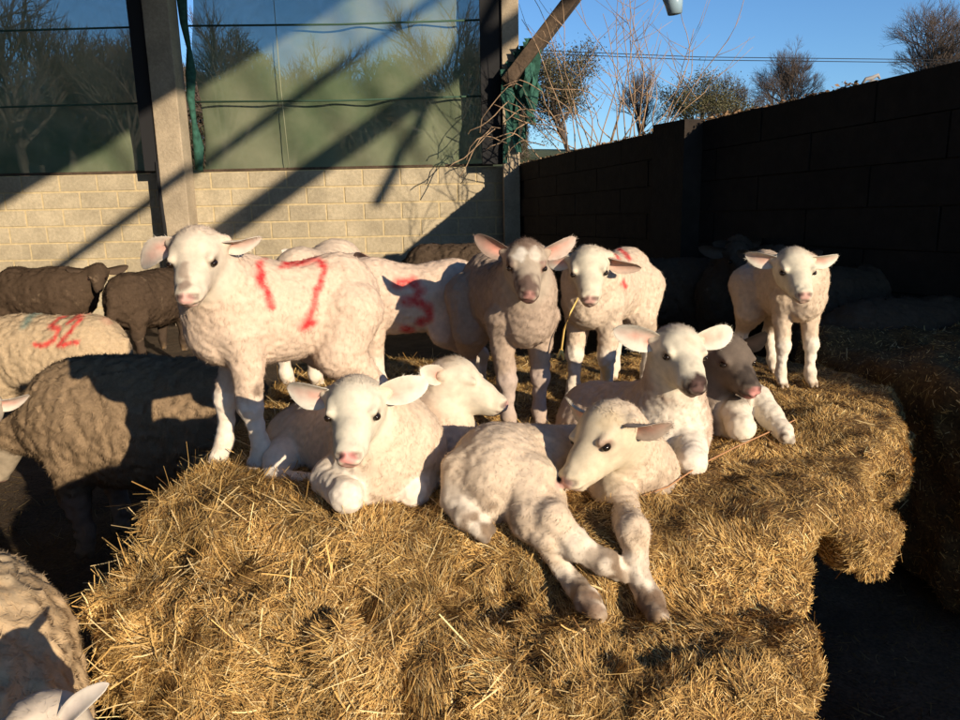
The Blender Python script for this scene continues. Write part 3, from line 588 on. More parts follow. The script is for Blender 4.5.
def ewes():
    # big ewe, wool darkened in place of missing shade, rump to the right
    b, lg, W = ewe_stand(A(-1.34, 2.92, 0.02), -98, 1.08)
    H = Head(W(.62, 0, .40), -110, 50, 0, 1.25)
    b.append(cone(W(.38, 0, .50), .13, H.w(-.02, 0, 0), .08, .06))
    animal('ewe', 'large thick fleeced ewe with shade-darkened wool left of the bale, rump to the right', 'sheep', 'ewes penned around the bale', b, H,
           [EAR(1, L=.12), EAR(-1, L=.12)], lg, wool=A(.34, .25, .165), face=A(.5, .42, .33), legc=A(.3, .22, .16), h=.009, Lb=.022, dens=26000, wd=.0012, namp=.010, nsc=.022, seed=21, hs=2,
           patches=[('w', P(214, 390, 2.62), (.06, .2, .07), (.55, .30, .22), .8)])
    # 52
    b, lg, W = ewe_stand(P(58, 400, 4.55)*A(1, 1, 0), -100, 1.04)
    H = Head(W(.66, 0, .66), -100, 10, 0, 1.2)
    b.append(cone(W(.36, 0, .56), .13, H.w(-.02, 0, 0), .08, .06))
    animal('ewe', 'cream fleeced ewe with a red 52 sprayed on its side at the left', 'sheep', 'ewes penned around the bale', b, H,
           [EAR(1, L=.12), EAR(-1, L=.12)], lg, wool=A(.62, .49, .34), face=A(.75, .68, .55), h=.010, Lb=.018, dens=14000, wd=.0016, namp=.008, nsc=.022, seed=22, hs=2,
           paint=[(A(.62, .05, .05), [[(61, 316), (50, 317), (45, 328)], [(45, 327), (56, 330), (55, 339), (46, 345), (36, 344)], [(63, 324), (68, 319), (74, 321), (70, 332), (61, 344), (80, 341)]], 4.35, .0155, 1.0),
                  (A(.72, .30, .22), [[(93, 317), (100, 322)]], 4.35, .03, .6), (A(.05, .22, .22), [[(12, 318), (16, 326)]], 4.35, .03, .7)])
    # near bottom left, seen from above
    b, lg, W = ewe_stand(A(-1.20, 1.10, 0.0), 75, 1.06)
    b = [ell(A(-1.36, 1.34, .50), np.eye(3), (.53, .30, .31), .08), ell(A(-1.03, 1.18, .42), np.eye(3), (.29, .25, .26), .08)]
    lg = [[(A(-1.0-i*.55, 1.2+j*.2, z), r) for z, r in ((.35, .09), (.2, .05), (.03, .035))] for i in (0, 1) for j in (0, 1)]
    animal('ewe', 'pale fleeced ewe close to the camera at the bottom left corner, seen from above', 'sheep', 'ewes penned around the bale', b, None, [], lg,
           wool=A(.68, .52, .34), h=.007, Lb=.016, dens=30000, wd=.0010, namp=.011, nsc=.024, seed=23, hs=2,
           patches=[('w', (-1.1, 1.42, .80), (.6, .2, .16), (.36, .29, .20), .75)])
    # ewes by the back wall: fleece coloured dark in place of shade
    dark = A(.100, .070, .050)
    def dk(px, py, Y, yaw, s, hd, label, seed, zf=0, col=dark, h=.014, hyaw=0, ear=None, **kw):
        p = P(px, py, Y); z = p[2]-.735*s
        b, lg, W = ewe_stand(A(p[0], Y, z), yaw, s)
        H = Head(W(*hd), hyaw, 22, 0, 1.35*s)
        b.append(cone(W(.34, 0, .56), .13*s, H.w(-.02, 0, 0), .085*s, .06))
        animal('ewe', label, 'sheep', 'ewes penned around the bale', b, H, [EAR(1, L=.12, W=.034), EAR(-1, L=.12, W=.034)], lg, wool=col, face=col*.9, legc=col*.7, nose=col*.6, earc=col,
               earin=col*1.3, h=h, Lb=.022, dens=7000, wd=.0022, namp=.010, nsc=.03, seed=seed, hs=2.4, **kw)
    dk(42, 268, 6.6, 80, 1.0, (.52, .02, .68), 'shade-coloured ewe at far left in front of the block wall, head to the right', 31, hyaw=20)
    dk(148, 271, 6.3, 165, .96, (.5, 0, .45), 'shade-coloured ewe standing rump first in front of the post foot', 32, hyaw=170)
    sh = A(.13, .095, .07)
    dk(672, 259, 5.1, 60, .92, (.50, -.1, .82), 'dusky ewe in deep shade between the red ringed lamb and the grey lamb', 33, col=sh, hyaw=30)
    dk(735, 260, 4.9, -30, .92, (.45, .1, .80), 'dusky ewe facing the camera in deep shade behind the grey lamb', 34, col=sh, hyaw=0)
    dk(905, 300, 3.45, -80, .80, (.52, -.1, .50), 'dusky ewe in deep shade at right, in front of the dark wall', 35, col=sh, hyaw=-40)
    dk(845, 268, 4.0, -60, .85, (.50, -.1, .80), 'dusky ewe in deep shade right of the small standing lamb', 36, col=sh, hyaw=-20)
    dk(455, 245, 6.3, 70, .95, (.5, 0, .6), 'dusky ewe in deep shade left of the grey-brown faced lamb', 37, col=sh, hyaw=10)

# ------------------------------------------------------------------ straw
STRAW = np.array([(.72, .47, .17), (.58, .35, .115), (.40, .225, .07), (.22, .115, .04), (.80, .60, .30), (.50, .32, .12)])
def straws(V, F, n_fine, n_long, rs, fine=(.012, .035), lng=(.03, .085), up=.35, wf=.0009, wl=.0016, pr=None):
    N, area = vnormals(V, F); out_v, out_f, out_c, off = [], [], [], 0
    for (n, (l0, l1), wd, seg, lift) in ((n_fine, fine, wf, 1, up), (n_long, lng, wl, 3, up*.55)):
        w = area*(pr(V[F].mean(1), seg) if pr else 1); fi = rs.choice(len(F), n, p=w/w.sum()); q = F[fi]
        a = rs.random((n, 1)); b = rs.random((n, 1)); R = (1-a)*(1-b)*V[q[:, 0]]+a*(1-b)*V[q[:, 1]]+a*b*V[q[:, 2]]+(1-a)*b*V[q[:, 3]]
        Nn = nz(N[q[:, 0]]+N[q[:, 2]])
        cl = np.stack([vnoise(R, .075, 3*i+1) for i in range(3)], 1)*2-1
        t = cl*2.3+rs.normal(0, .7, (n, 3)); t[:, 2] += np.where(rs.random(n) < .5, 1, -1)*1.3*np.clip(-Nn[:, 1], 0, 1)*np.clip(.3-R[:, 0], 0, 1); t -= Nn*(t*Nn).sum(1, keepdims=True); t = nz(t)
        d = nz(t+Nn*lift*rs.random((n, 1))*1.6); s = np.cross(d, Nn); s = nz(s+Nn*rs.normal(0, .25, (n, 1)))
        L = (l0+(l1-l0)*rs.random(n)**1.5)[:, None]*np.clip(.95-.55*R[:, :1], .55, 1.15); W = (wd*(.5+1.0*rs.random(n)))[:, None]
        bend = nz(rs.normal(0, 1, (n, 3)))*L*.26*(seg > 1)
        R = R+Nn*(.004*rs.random((n, 1))-.001)
        vs = []
        for i in range(seg+1):
            tt = i/seg; c = R+d*L*(tt-.3)+bend*(tt*tt)*1.4; ww = W*(1-.35*tt); vs += [c-s*ww, c+s*ww]
        vs = np.stack(vs, 1); m = vs.shape[1]; out_v.append(vs.reshape(-1, 3))
        for i in range(seg): out_f.append(off+np.arange(n)[:, None]*m+np.array([2*i, 2*i+1, 2*i+3, 2*i+2]))
        ci = rs.choice(6, n, p=[.22, .22, .2, .13, .10, .13] if seg == 1 else [.3, .15, .1, .05, .3, .1]); c = STRAW[ci]*(.75+.5*rs.random((n, 1)))
        c = c*(.62+.66*vnoise(R, .11, 21))[:, None]*(.72+.5*vnoise(R, .035, 23))[:, None]
        out_c.append(np.repeat(c, m, 0)); off += n*m
    return np.concatenate(out_v), np.concatenate(out_f), np.concatenate(out_c)
def bale(name, label, prims, h, nf, nl, seed, disp, cat='hay bale', pr=None, **kw):
    rs = np.random.default_rng(seed)
    V, F = sdf_mesh(prims, h, disp, pad=.12)
    C = np.tile(A(.15, .085, .032), (len(V), 1))*(.6+.8*vnoise(V, .03, 5))[:, None]
    base = A(V[:, 0].mean(), V[:, 1].mean(), V[:, 2].min())
    if name == 'straw_bale':
        from mathutils.bvhtree import BVHTree
        BVH['bale'] = BVHTree.FromPolygons(V.tolist(), F.tolist())
    root = empty(name, base); tag(root, label, cat)
    link('packed_straw', raw_mesh('packed_straw', V-base, [F], C, [M_balecore]), root)
    SV, SF, SC = straws(V, F, nf, nl, rs, pr=pr, **kw)
    o = link('loose_straw', raw_mesh('loose_straw', SV-base, [SF], SC, [M_straw], smooth=False), root); o['kind'] = 'stuff'
    return root
def bales():
    fp = [(-.74, 1.50), (-.56, 1.42), (-.2, 1.38), (.05, 1.36), (.35, 1.30), (.60, 1.32), (.78, 1.50), (1.12, 1.92), (1.34, 2.35), (1.30, 2.75), (.9, 3.0), (-.75, 3.0), (-.70, 1.9)]
    lobe = [cone(G(840, 455, .69), .10, P(868, 548, 1.62), .045, .04), cone(G(820, 450, .70), .12, G(897, 470, .70), .045, .06), cone(P(848, 520, 1.6), .07, P(872, 530, 1.7), .06, .04)]
    base = [(-.82, 1.46), (-.70, 1.32), (-.3, 1.17), (.05, 1.06), (.35, 1.00), (.52, 1.05), (.60, 1.18), (.60, 1.45), (.72, 1.9), (.8, 2.8), (-.7, 2.8)]
    pr = [poly(fp, .565, TOP+.005, .045, .04), poly(base, 0, .675, .06, .09)]+lobe+[ell(P(836, 592, 1.42), np.eye(3), (.050, .30, .105), .04, True)]
    def disp(p):
        d = (vnoise(p, .22, 1)-.5)*.07+(vnoise(p, .07, 2)-.5)*.045+(vnoise(p, .028, 3)-.5)*.026+(vnoise(p, .014, 8)-.5)*.012
        side = np.clip((TOP-.05-p[:, 2])/.10, 0, 1); d += side*(vnoise(p*A(1, 1, .6), .085, 31)-.5)*.075*np.clip(.75-p[:, 0], .25, 1.1)
        cr = np.abs(vnoise(p*A(1, 1, .25), .10, 13)-.5)    # upright fissures
        d += side*np.clip(.07-cr, 0, 1)*.75*np.clip(.25-p[:, 0], 0.2, 1)
        d *= np.where(p[:, 2] > TOP-.06, .55, 1)
        return d
    def dens(p, seg):   # more, coarser straw at the left, finer fibre at the right; none where nothing sees it
        w = np.where((p[:, 1] > 2.2) & (p[:, 2] < .5), .02, 1)*np.clip(1.6-.35*p[:, 1], .35, 1.4)
        if seg > 1: w = w*np.clip(.55-1.5*p[:, 0], .10, 1.8)
        return w*np.where(p[:, 2] < .3, .15, 1)
    bale('straw_bale', 'big golden straw bale the lambs stand and lie on', pr, .0095, 430000, 9000, 5, disp, pr=dens, up=.42, fine=(.010, .042), wf=.00060, wl=.0014, lng=(.035, .095))
    # twine across the bale
    m = MB(); q = [G(x, y, z) for x, y, z in ((640, 502, TOP), (668, 492, TOP+.004), (700, 470, TOP+.01), (735, 452, TOP+.012), (770, 436, TOP+.014), (795, 424, TOP+.012), (812, 415, TOP))]
    m.tube([v+A(0, 0, .012) for v in q], .0018, 6); tag(m.build('baler_twine', M_twine, None, True), 'orange baler twine lying across the right part of the straw bale', 'twine')
    # shaded mound to the right
    pr2 = [poly([(1.42, 2.75), (1.62, 2.05), (2.55, 1.7), (2.5, 3.3), (1.45, 3.35)], 0, .80, .12, .08)]
    d2 = lambda p: (vnoise(p, .25, 1)-.5)*.10+(vnoise(p, .07, 2)-.5)*.05+(vnoise(p, .03, 3)-.5)*.02
    bale('straw_heap', 'shaded heap of loose straw between the bale and the dark wall', pr2, .02, 26000, 5000, 6, d2, 'straw heap')

def ground():
    n = 90; xs = np.linspace(-9, 6, n); ys = np.linspace(-8, 10.2, n); X, Y = np.meshgrid(xs, ys, indexing='ij')
    Pp = np.stack([X, Y, X*0], -1); Z = .05*(vnoise(Pp, .8, 2)-.5)+.04*(vnoise(Pp, .25, 3)-.5)
    V = np.stack([X, Y, Z], -1).reshape(-1, 3); i = np.arange(n-1)[:, None]*n+np.arange(n-1)[None]; i = i.ravel()
    F = np.stack([i, i+n, i+n+1, i+1], 1)
    o = link('ground', raw_mesh('ground', V, [F], np.tile(A(.085, .058, .035), (len(V), 1))*(.6+.8*vnoise(V, .2, 5))[:, None], [M_balecore])); o['kind'] = 'structure'
    rs = np.random.default_rng(9)
    def near(p, seg): return np.exp(-((p[:, 1]-2.0)/2.0)**2)*(np.abs(p[:, 0]) < 4)*(p[:, 1] > .2)
    SV, SF, SC = straws(V, F, 30000, 22000, rs, pr=near, fine=(.02, .05), wf=.0014, up=.3)
    o = link('loose_litter', raw_mesh('loose_litter', SV, [SF], SC*.25, [M_straw], smooth=False)); tag(o, 'trodden straw litter, darkened for shade, covering the pen floor', 'litter', kind='stuff')  # straw colours scaled down to stand in for shade on the floor

# ------------------------------------------------------------------ barn
YB = 9.2
def wall_line(y): return .42+.332*(YB-y)     # inner face of the right wall
def barn():
    # block wall at the back: real blocks standing proud of their mortar
    zt = P(300, 170, YB)[2]; root = empty('block_wall', (-3, YB, 0)); tag(root, 'sunlit grey concrete block wall with pale mortar at the back of the pen', 'wall')
    m = MB(); m.box((-9, YB+.005, 0), (.50, YB+.20, zt-.004)); keep(m.build('mortar', M_mortar), root)
    m = MB(); r = random.Random(4); nC = 9; hgt = zt/nC
    for c in range(nC):
        x = -9+(.225 if c % 2 else 0)
        while x < .40:
            j = r.uniform(0, .005); m.box((x+.010, YB-.000-j, c*hgt+.010), (min(x+.440, .50), YB+.03, (c+1)*hgt-.010)); x += .45
    keep(m.build('blocks', M_block, bevel=.003), root)
    # right wall
    root = empty('dark_wall', (1.5, 5, 0)); tag(root, 'tall wall coloured shade-dark running along the right side in shade', 'wall')
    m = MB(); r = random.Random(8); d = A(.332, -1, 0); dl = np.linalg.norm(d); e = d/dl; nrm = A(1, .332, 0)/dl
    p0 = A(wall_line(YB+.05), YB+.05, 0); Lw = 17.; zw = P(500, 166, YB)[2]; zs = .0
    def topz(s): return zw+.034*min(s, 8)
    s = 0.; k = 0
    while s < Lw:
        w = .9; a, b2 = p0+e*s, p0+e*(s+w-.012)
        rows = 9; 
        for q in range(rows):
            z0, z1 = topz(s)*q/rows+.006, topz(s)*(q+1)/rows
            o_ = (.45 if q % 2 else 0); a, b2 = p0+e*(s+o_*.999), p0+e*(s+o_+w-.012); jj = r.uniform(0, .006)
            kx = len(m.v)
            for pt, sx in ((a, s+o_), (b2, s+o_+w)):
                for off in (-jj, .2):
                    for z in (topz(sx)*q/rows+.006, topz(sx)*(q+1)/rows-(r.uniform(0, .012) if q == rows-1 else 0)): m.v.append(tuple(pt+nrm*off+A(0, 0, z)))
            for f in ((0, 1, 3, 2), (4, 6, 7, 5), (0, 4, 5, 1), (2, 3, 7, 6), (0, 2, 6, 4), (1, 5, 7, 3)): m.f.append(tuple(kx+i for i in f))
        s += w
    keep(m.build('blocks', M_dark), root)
    m = MB()
    a = p0+nrm*.10; b2 = p0+e*Lw+nrm*.10
    m.v = []; 
    for pt, zz in ((p0, topz(0)), (p0+e*8, topz(8)), (p0+e*Lw, topz(Lw))):
        for off in (.03, .17):
            for z in (0, zz-.02): m.v.append(tuple(pt+nrm*off+A(0, 0, z)))
    for k in (0, 4):
        for f in ((0, 1, 5, 4), (2, 6, 7, 3), (1, 3, 7, 5)): m.f.append(tuple(k+i for i in f))
    keep(m.build('mortar', M_timber), root)
    # pilaster
    i = P(671, 160, 5.0); sI = None
    best = min(np.arange(1, 8, .02), key=lambda s_: abs(((lambda q: (q[0]/q[1]))(p0+e*s_))-((672-480)/FPX*1.0-.005)))
    pp = p0+e*best; m = MB(); kx = 0
    for pt in (pp, pp+e*.42):
        for off in (-.16, -.008):
            for z in (0, topz(best)+.02): m.v.append(tuple(pt+nrm*off+A(0, 0, z)))
    for f in ((0, 1, 3, 2), (4, 6, 7, 5), (0, 4, 5, 1), (2, 3, 7, 6), (0, 2, 6, 4), (1, 5, 7, 3)): m.f.append(f)
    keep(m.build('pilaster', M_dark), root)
    # leaves and rubble along the wall top
    rs = np.random.default_rng(2); n = 2600; sv = rs.random(n)**.8*5.2; R = p0+e*sv[:, None]+nrm*(rs.random((n, 1))*.20)+A(0, 0, 1)*(np.array([topz(x) for x in sv])+.012*rs.random(n)**2*(1+2*(vnoise(np.stack([sv, sv*0, sv*0], 1), .4, 2) > .6)))[:, None]
    d1 = nz(rs.normal(0, 1, (n, 3))*A(1, 1, .45)); d2 = nz(np.cross(d1, rs.normal(0, 1, (n, 3)))); s1 = (.007+.013*rs.random((n, 1)))
    V = np.stack([R-d1*s1, R-d2*s1*.5, R+d1*s1, R+d2*s1*.5], 1).reshape(-1, 3)
    c = np.repeat(np.array([(.24, .14, .07), (.34, .22, .12), (.14, .09, .05)])[rs.integers(0, 3, n)], 4, 0)
    tag(link('dead_leaves', raw_mesh('dead_leaves', V, [np.arange(4*n).reshape(-1, 4)], c, [M_leaf], False)), 'dead brown leaves and stems littering the top of the dark wall', 'leaves', kind='stuff')
    # posts
    def post(a, b, w, t, label, name='concrete_post'):
        root = empty(name, tuple(a)); tag(root, label, 'post'); return root
    a, b = P(180, 235, YB-.22), P(158, -12, YB-.22); a = A(a[0], YB-.20, 0); b = A(a[0]+.02, YB-.20, 4.35)
    rt = post(a, b, 0, 0, 'concrete post between the two green net panels at the left')
    m = MB(); m.box((a[0]-.12, YB-.34, 0), (a[0]+.17, YB-.06, 4.3)); keep(m.build('shaft', M_conc, bevel=.012), rt)
    m = MB(); m.box((a[0]-.30, YB-.30, 1.80), (a[0]-.124, YB-.10, 4.3)); keep(m.build('side_board', M_wire, bevel=.006), rt)
    m = MB(); m.tube([(a[0]-.145, YB-.30, 1.9), (a[0]-.12, YB-.35, 1.0)], .025, 8); keep(m.build('drain_pipe', M_wire, None, True), rt)
    c = P(510, 100, YB-.2)[0]
    rt = post((c, YB-.2, 0), 0, 0, 0, 'weathered post at the right end of the net, where the two walls meet')
    m = MB(); m.box((c-.09, YB-.30, 0), (c+.10, YB-.10, 4.3)); keep(m.build('shaft', M_conc, bevel=.01), rt)
    m = MB(); m.box((c-.33, YB-.26, 1.80), (c-.094, YB-.14, 4.3)); keep(m.build('side_board', M_wire, bevel=.006), rt)
    # brace
    m = MB(); m.bar(P(507, 84, YB-.42), P(606, -45, YB-.55), .14, .21, up=(0, -1, .2)); tag(m.build('roof_brace', M_timber2, bevel=.01), 'weathered timber brace rising to the right from the corner post', 'beam')
    m = MB(); q = P(516, 78, YB-.1); m.tube([P(519, 60, YB-.02), P(516, 85, YB-.02), P(517, 108, YB-.02)], .05, 10); tag(m.build('drain_pipe', M_white, None, True), 'short white pipe hanging behind the corner post', 'pipe')
    # torn netting
    rs = np.random.default_rng(12); root = empty('torn_net', tuple(P(540, 100, YB-.3))); tag(root, 'ragged strips of torn green net hanging from the timber brace', 'netting')
    for k in range(9):
        x = 503+rs.random()*40; y0 = 78-(x-498)*1.1; ln = 40+rs.random()*65; m = MB(); pts = []
        for i in range(7):
            t = i/6; pts.append(P(x+8*math.sin(t*5+k)*t+rs.normal(0, 1), y0+ln*t, YB-.35-.06*k/3)) 
        wds = [max(.05+rs.random()*.05-.05*i/6, .008) for i in range(7)]
        for i, p_ in enumerate(pts): m.v += [tuple(p_-A(wds[i], .02*math.sin(i*2+k), 0)), tuple(p_+A(wds[i], .03*math.cos(i*2+k), 0))]
        for i in range(6): m.f.append((2*i, 2*i+1, 2*i+3, 2*i+2))
        keep(m.build('net_strip', M_netrag), root)
    # net panels
    def net(x0, x1, z0, z1, label, sd, cords):
        root = empty('windbreak_net', (x0, YB+.1, z0)); tag(root, label, 'netting'); nx, nzz = 90, 40; V = []
        for i in range(nx+1):
            for j in range(nzz+1):
                u, v = i/nx, j/nzz; x = x0+(x1-x0)*u; z = z0+(z1-z0)*v; p = A(x, 0, z)
                wv = (vnoise(np.array([[x+z*.8, sd, z*.3]]), .35, sd)[0]-.5)*.13+(vnoise(np.array([[x-z*1.1, sd, z*.2]]), .12, sd)[0]-.5)*.022+.02*math.sin(x*9+z*5)
                wv += (.05*math.exp(-(u*30)) if True else 0)
                V.append((x+.03*math.sin(z*4+sd)*(1 if i in (0, nx) else 0), YB+.08+wv, z))
        i = (np.arange(nx)[:, None]*(nzz+1)+np.arange(nzz)[None]).ravel(); F = np.stack([i, i+nzz+1, i+nzz+2, i+1], 1)
        keep(link('net_sheet', raw_mesh('net_sheet', np.array(V), [F], None, [M_net])), root)
        m = MB()
        for (za, zb) in cords: m.tube([(x0, YB-.02, za), ((x0+x1)/2, YB-.03, (za+zb)/2-.02), (x1, YB-.02, zb)], .011, 6)
        keep(m.build('cord', M_cord, None, True), root)
        m = MB()
        for fx in ((.30,) if sd == 5 else (.955,)): xs_ = x0+(x1-x0)*fx; m.tube([(xs_, YB-.015, z0+.02), (xs_-.03, YB-.03, z0+.9), (xs_-.05, YB-.02, z1)], .0045, 5)
        keep(m.build('seam', M_seam, None, True), root)
        m = MB(); m.box((x0, YB+.03, z0-.01), (x1, YB+.07, z0+.02)); keep(m.build('bottom_batten', M_timber2), root)
    zc1, zc2 = P(300, 24, YB)[2], P(300, 100, YB)[2]
    net(-9, a[0]-.13, zt+.012, 4.32, 'see-through green net panel left of the concrete post', 1, ((zc1, zc1), (zc2, zc2)))
    net(a[0]+.26, c-.20, zt+.012, 4.32, 'large green net panel between the concrete post and the corner post', 5, ((zc1, zc1), (zc2, zc2)))
    m = MB(); xx = a[0]+.24; q = []
    for i in range(9): q.append((xx+.02*math.sin(i*1.7), YB-.06, zt+.02+i*.27))
    m.tube(q, [.045+.02*math.sin(i*2.1) for i in range(9)], 8); tag(m.build('rolled_net', M_netrag, None, True), 'bunched dark green net edge hanging beside the concrete post', 'netting')
    # roof over the pen, sloping up towards the open front
    def roofz(y): return 4.42+.40*(YB-y)
    m = MB(); k = 0
    for x in (-9.5, 1.5):
        for y in (YB+.5, -1.5):
            for t in (0, .05): m.v.append((x, y, roofz(y)+t))
    for f in ((0, 1, 3, 2), (4, 6, 7, 5), (0, 4, 5, 1), (2, 3, 7, 6), (0, 2, 6, 4), (1, 5, 7, 3)): m.f.append(f)
    rt = empty('barn_roof', (-4, 4, 5)); tag(rt, 'dark sheet roof over the pen', 'roof'); keep(m.build('sheeting', M_roof), rt)
    for x in (-6.4, -2.7, .9):
        m = MB(); m.bar((x, YB, roofz(YB)-.10), (x, -1.4, roofz(-1.4)-.10), .10, .16); keep(m.build('rafter', M_timber), rt)
    # unseen truss and cladding, shaped and placed to throw the diagonal shadows
    def back(px, py, y=-1.6):
        q = P(px, py, YB); s = (YB-y)/SUN[1]; return q-SUN*s
    rt = empty('shadow_truss', (2, -1.6, 5)); tag(rt, 'unseen timber truss and cladding shaped to throw shadows at the open end of the barn', 'truss')
    a1, b1 = back(-60, 245), back(352, -4); 
    dd = nz(b1-a1); a0 = a1-dd*3; b0 = b1+dd*.25; m = MB()
    v = [a0, b0, b0+A(-1.5, 0, 5), a0+A(-4, 0, 7)]
    for p_ in v: m.v += [tuple(p_), tuple(p_+A(0, -.04, 0))]
    for f in ((0, 2, 4, 6), (7, 5, 3, 1), (0, 1, 3, 2), (2, 3, 5, 4), (4, 5, 7, 6), (6, 7, 1, 0)): m.f.append(f)
    keep(m.build('shadow_cladding', M_roof), rt)
    for (p1, p2, w) in (((30, 288), (470, -28), .11), ((205, 245), (500, 38), .26), ((470, 30), (400, 160), .10)):
        m = MB(); q1, q2 = back(*p1), back(*p2); e_ = nz(q2-q1)*.6; m.bar(q1-e_, q2+e_, .10, w, up=(0, 0, 1)); keep(m.build('truss_member', M_timber), rt)
    # side and rear walls of the barn that keep the sky out
    for (lo, hi, lab) in (((-9.6, -2, 0), (-9.4, YB+.2, 6.5), 'dark boarded side wall of the barn at the left'), ((-9.4, -4.2, 0), (-.8, -4.0, 6.5), 'dark boarded rear wall of the barn')):
        m = MB(); horizontal = hi[0]-lo[0] > 1
        nb = 30
        for i in range(nb):
            if horizontal: x0 = lo[0]+(hi[0]-lo[0])*i/nb; m.box((x0, lo[1]-.01*(i % 2), 0), (x0+(hi[0]-lo[0])/nb-.004, hi[1], hi[2]))
            else: y0 = lo[1]+(hi[1]-lo[1])*i/nb; m.box((lo[0], y0, 0), (hi[0]+.01*(i % 2), y0+(hi[1]-lo[1])/nb-.004, hi[2]))
        tag(m.build('board_wall', M_timber), lab, 'wall')

# ------------------------------------------------------------------ outside
def bare_tree(name, label, loc, H, seed, spread=.5, levels=5, trunk=None, group='bare trees beyond the barn', leaf=None, tr=.045):
    r = random.Random(seed); root = empty(name, loc); tag(root, label, 'tree', group); mt = MB(); mc = MB(); tips = []
    def grow(p, d, L, rad, lv):
        m = mt if lv == 0 else mc; pts = [p]; q = p; dd = d.copy(); n = 4
        for i in range(n):
            dd = (dd+Vector((r.gauss(0, .12), r.gauss(0, .12), r.gauss(.04, .08)))).normalized(); q = q+dd*(L/n); pts.append(q)
        m.tube(pts, [rad*(1-.45*i/n) for i in range(n+1)], 6 if lv < 2 else 3)
        if lv >= levels: tips.append(q); return
        nb = r.randint(3, 4) if lv else 5
        for i in range(nb):
            t = r.uniform(.45, 1) if lv else r.uniform(.45, 1); bp = pts[min(int(t*n), n-1)].lerp(pts[min(int(t*n)+1, n)], (t*n) % 1)
            ax = dd.cross(Vector((r.gauss(0, 1), r.gauss(0, 1), r.gauss(0, 1)))).normalized(); ang = r.uniform(.35, .95)*spread*1.6
            nd = (Matrix.Rotation(ang, 3, ax) @ dd); nd.z += .03; nd.normalize(); grow(bp, nd, L*r.uniform(.58, .78), rad*.52, lv+1)
        grow(pts[-1], dd, L*.7, rad*.55, lv+1)
    grow(Vector((0, 0, 0)), Vector((0, 0, 1)), H*.30, H*tr*.5, 0)
    mt.build('trunk', M_bark, root); mc.build('crown', M_bark, root)
    if leaf is not None:
        rs = np.random.default_rng(seed); T = np.array([tuple(t) for t in tips]); n = 13000; R = T[rs.integers(0, len(T), n)]+rs.normal(0, H*.035, (n, 3))
        d1 = nz(rs.normal(0, 1, (n, 3))); d2 = nz(np.cross(d1, rs.normal(0, 1, (n, 3)))); s1 = .04+.045*rs.random((n, 1))
        V = np.stack([R-d1*s1, R-d2*s1*.5, R+d1*s1, R+d2*s1*.5], 1).reshape(-1, 3)
        c = np.repeat(A(*leaf)*(.6+.8*rs.random((n, 1))), 4, 0); link('foliage', raw_mesh('foliage', V, [np.arange(4*n).reshape(-1, 4)], c, [M_leaf], False), root)
    return root
def fz(x, y): return .6+max(0, y-12)*.085 if y < 60 else .6+48*.085+(y-60)*.02
